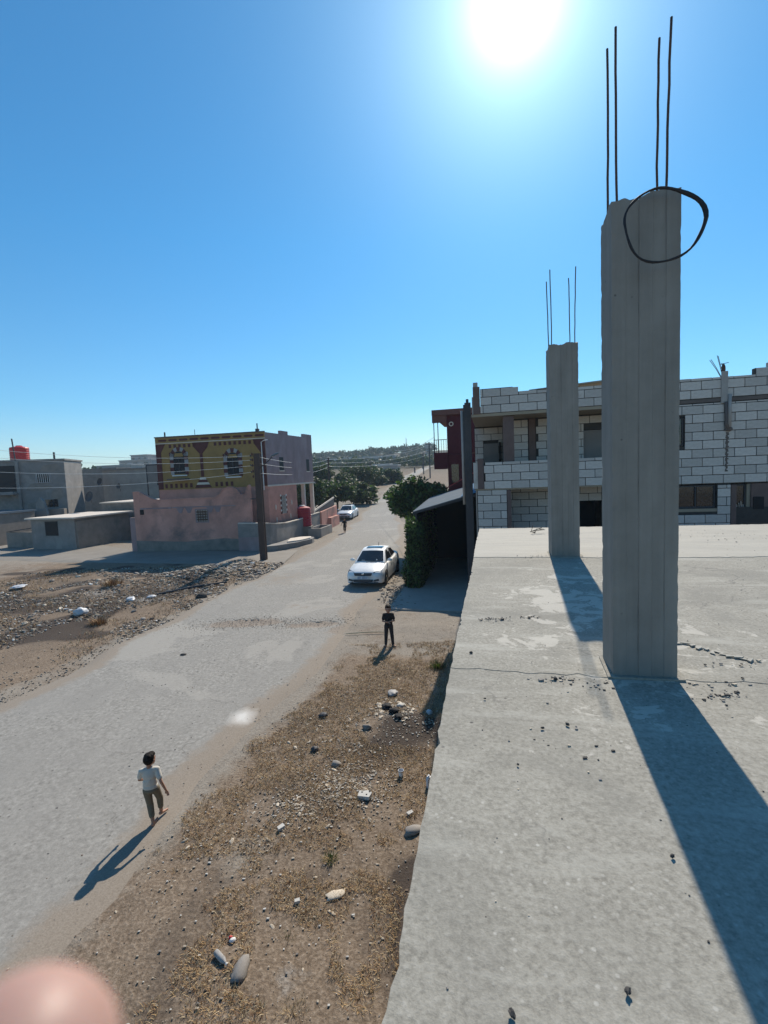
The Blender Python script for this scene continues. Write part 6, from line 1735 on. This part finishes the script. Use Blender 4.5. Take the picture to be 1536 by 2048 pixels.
for i in range(3400):                                  # grit on the road, thicker on the broken strip
    if rr.random() < .55: x = rr.gauss(-3.9, 2.0); y = rr.gauss(16.6, .5)
    else: y = rr.uniform(3, 40); x = rr.uniform(float(road_l(y)), float(road_r(y)))
    chunk(mb, (x, y, .012), rr.uniform(.004, .013), rr, rr.choices((0, 1, 2, 3), (2, 3, 2, 2.5))[0])
for i in range(500):                                   # stones of the bared kerb strip by the carport
    x = rr.gauss(.35, .3); y = rr.uniform(18, 26)
    chunk(mb, (x, y, .0), rr.uniform(.012, .045), rr, rr.choices((0, 1, 2), (3, 2, 2))[0])
tag(mb.build('gravel', [M['pale_stone'], M['grey_stone'], M['brown_stone'], M['dark_stone'], M['chalk']]), 'fine gravel and crumbs on the verge and street', 'gravel', kind='stuff')

# dry grass
rr = random.Random(23)
def blade(mb, x, y, z, L, az, lean, w, m):
    dx, dy = math.cos(az), math.sin(az)
    px_, py_ = -dy*w, dx*w
    tip = (x + dx*L*lean, y + dy*L*lean, z + L*math.sqrt(max(0, 1-lean*lean)))
    mid = (x + dx*L*lean*.45, y + dy*L*lean*.45, z + L*math.sqrt(max(0, 1-lean*lean))*.62)
    mb.add([(x+px_, y+py_, z), (x-px_, y-py_, z), (mid[0]-px_*.8, mid[1]-py_*.8, mid[2]), (mid[0]+px_*.8, mid[1]+py_*.8, mid[2]), tip], [(0, 1, 2, 3), (3, 2, 4)], m)
mb = MB(); xs = []; ys = []
while len(xs) < 30000:
    y = rr.uniform(.2, 14.2); x = rr.uniform(-6.5, 2.2)
    if not verge_ok(x, y): continue
    d = x - float(road_r(y))
    dens = float(vnoise(x, y, .9, 41))*.6 + float(vnoise(x, y, .3, 42))*.4
    thr = .31 + .35*max(0, 1-d/.9) + (.25 if y < 6.2 else 0) + (.12 if y > 12.6 else 0)
    thr += .5*math.exp(-((x-.25)/.7)**2 - ((y-9.1)/.6)**2) + .25*math.exp(-((x+2.2)/.7)**2 - ((y-6.2)/.6)**2)
    if dens < thr: continue
    xs.append(x); ys.append(y)
zs = ground_z(np.array(xs), np.array(ys))
for x, y, z in zip(xs, ys, zs):
    tuft = rr.random() < .22
    for k in range(6 if tuft else 3):
        blade(mb, x + rr.gauss(0, .018), y + rr.gauss(0, .018), z - .004, rr.uniform(.03, .085) * (1.15 if tuft else 1), rr.uniform(0, 6.28), rr.uniform(.78, .995) if not tuft else rr.uniform(.5, .95), rr.uniform(.0016, .0036), rr.choices((0, 1, 2), (5, 1.6, 5))[0])
tag(mb.build('dry_grass', [M['straw'], M['straw2'], M['straw3']]), 'short dry yellow grass on the verge below the roof', 'grass', kind='stuff')
mb = MB(); n = 0
while n < 4200:
    y = rr.uniform(13, 29); x = rr.uniform(-22, -6)
    if x > road_l(y) - .1 or float(lane_in(x, y)) > 0: continue
    if float(vnoise(x, y, 2.0, 43)) < .48: continue
    z = on_ground(x, y)
    for k in range(5): blade(mb, x + rr.gauss(0, .05), y + rr.gauss(0, .05), z - .01, rr.uniform(.05, .17), rr.uniform(0, 6.28), rr.uniform(.3, .95), rr.uniform(.004, .008), rr.choices((0, 1, 2), (4, 1, 5))[0])
    n += 1
tag(mb.build('lot_grass', [M['straw'], M['straw2'], M['straw3']]), 'withered grass and weeds on the empty lot', 'grass', kind='stuff')
def weed(label, x, y, r_, h, n, mats, seed, name='weed', cat='weed'):
    rr = random.Random(seed); mb = MB(); z = on_ground(x, y)
    for i in range(n):
        a = rr.uniform(0, 6.28); q = r_*rr.random()
        blade(mb, q*math.cos(a), q*math.sin(a), -.01, h*rr.uniform(.5, 1.1), a + rr.uniform(-1.2, 1.2), rr.uniform(.3, .97), h*.03, rr.randrange(len(mats)))
    tag(mb.build(name, [M[k] for k in mats], loc=(x, y, z)), label, cat)
weed('small green weed growing in the lower part of the verge', -.93, 6.04, .09, .11, 140, ('weed', 'weed', 'straw'), 1)
weed('green weed clump at the end of the roof shadow beyond the dry grass', 1.25, 12.2, .2, .22, 260, ('weed', 'weed', 'straw3'), 2)
weed('low green plant in the bottom part of the verge', -1.3, 5.0, .08, .07, 60, ('weed', 'straw3'), 4)
weed('dry brown brush tuft nearest the street on the empty lot', -10.9, 17.5, .3, .3, 260, ('straw3', 'straw3', 'straw'), 5, 'brush', 'brush')
weed('dry reddish brush on the far side of the ash patch', -13.6, 23.2, .5, .35, 320, ('straw3', 'straw3', 'straw'), 6, 'brush', 'brush')
weed('dry yellow grass tussock between weed and boulder', -1.15, 5.35, .13, .08, 130, ('straw', 'straw2'), 7, 'tussock', 'grass')
weed('dry yellow tussock in the street margin near the walking child', -3.0, 5.95, .11, .06, 100, ('straw', 'straw3'), 8, 'tussock', 'grass')
weed('tall dry tussock near the very bottom of the verge', -1.1, 4.2, .16, .08, 150, ('straw', 'straw2'), 9, 'tussock', 'grass')

# ------------------------------------------------------------------ the photographer's hand, one fingertip before the lens
hd = thing('hand', 'blurred pink fingertip of a hand held before the lens at the bottom left', 'hand', tuple(CAM))
def CS(x, y, z): return rt*x + up*y + fw*z
h = MB()
def chain(js, rs, n=14):
    for i in range(len(js)-1): h.cap(CS(*js[i]), CS(*js[i+1]), rs[i], rs[i+1], n)
chain([(-.0350, -.0548, .0445), (-.048, -.077, .050), (-.066, -.104, .050), (-.086, -.142, .040)], [.0098, .0104, .0108, .011])
chain([(-.099, -.146, .036), (-.088, -.122, .064), (-.068, -.128, .078), (-.062, -.146, .072)], [.011, .0096, .009, .0082])
chain([(-.111, -.152, .030), (-.104, -.132, .060), (-.084, -.140, .072), (-.078, -.157, .065)], [.0105, .0094, .0088, .008])
chain([(-.121, -.160, .022), (-.117, -.146, .048), (-.100, -.152, .058), (-.094, -.166, .052)], [.0095, .0082, .0076, .007])
chain([(-.088, -.205, .012), (-.062, -.182, .022), (-.048, -.160, .036), (-.044, -.146, .048)], [.015, .0115, .0098, .0088])
chain([(-.092, -.150, .036), (-.104, -.225, -.005)], [.014, .024]); chain([(-.117, -.163, .024), (-.112, -.225, -.005)], [.013, .024]); chain([(-.104, -.156, .030), (-.108, -.20, .005)], [.015, .02])
chain([(-.108, -.225, -.005), (-.135, -.31, -.05), (-.185, -.47, -.12)], [.026, .03, .037])
voxel(h, 'skin', M['finger'], hd, .0022, 4)
nl = MB(); a = CS(-.0375, -.0605, .0365)
nl.ell(a, (.0055, .0075, .0022), Matrix((rt, (CS(.0145, .0225, -.0055)).normalized(), -fw)).transposed()); nl.build('nail', M['finger'], hd, smooth=True)

# ------------------------------------------------------------------ summer haze
HAZE_D = 0.0005
HAZE_LO = float(ZZ.min()) - 1.0
HAZE_HI = float(ZZ.max()) + 14.0
mb = MB(); mb.box((-1510, -70, HAZE_LO), (1510, 1510, HAZE_HI))
hz = mb.build('haze', [])
hz['kind'] = 'stuff'
hm = bpy.data.materials.new('haze_air'); hm.use_nodes = True
for n_ in list(hm.node_tree.nodes):
    if n_.type != 'OUTPUT_MATERIAL': hm.node_tree.nodes.remove(n_)
pv = hm.node_tree.nodes.new('ShaderNodeVolumePrincipled')
pv.inputs['Color'].default_value = (0.72, 0.86, 1.0, 1)
pv.inputs['Density'].default_value = HAZE_D
hm.node_tree.links.new(pv.outputs[0], [n_ for n_ in hm.node_tree.nodes if n_.type == 'OUTPUT_MATERIAL'][0].inputs['Volume'])
hz.data.materials.append(hm)
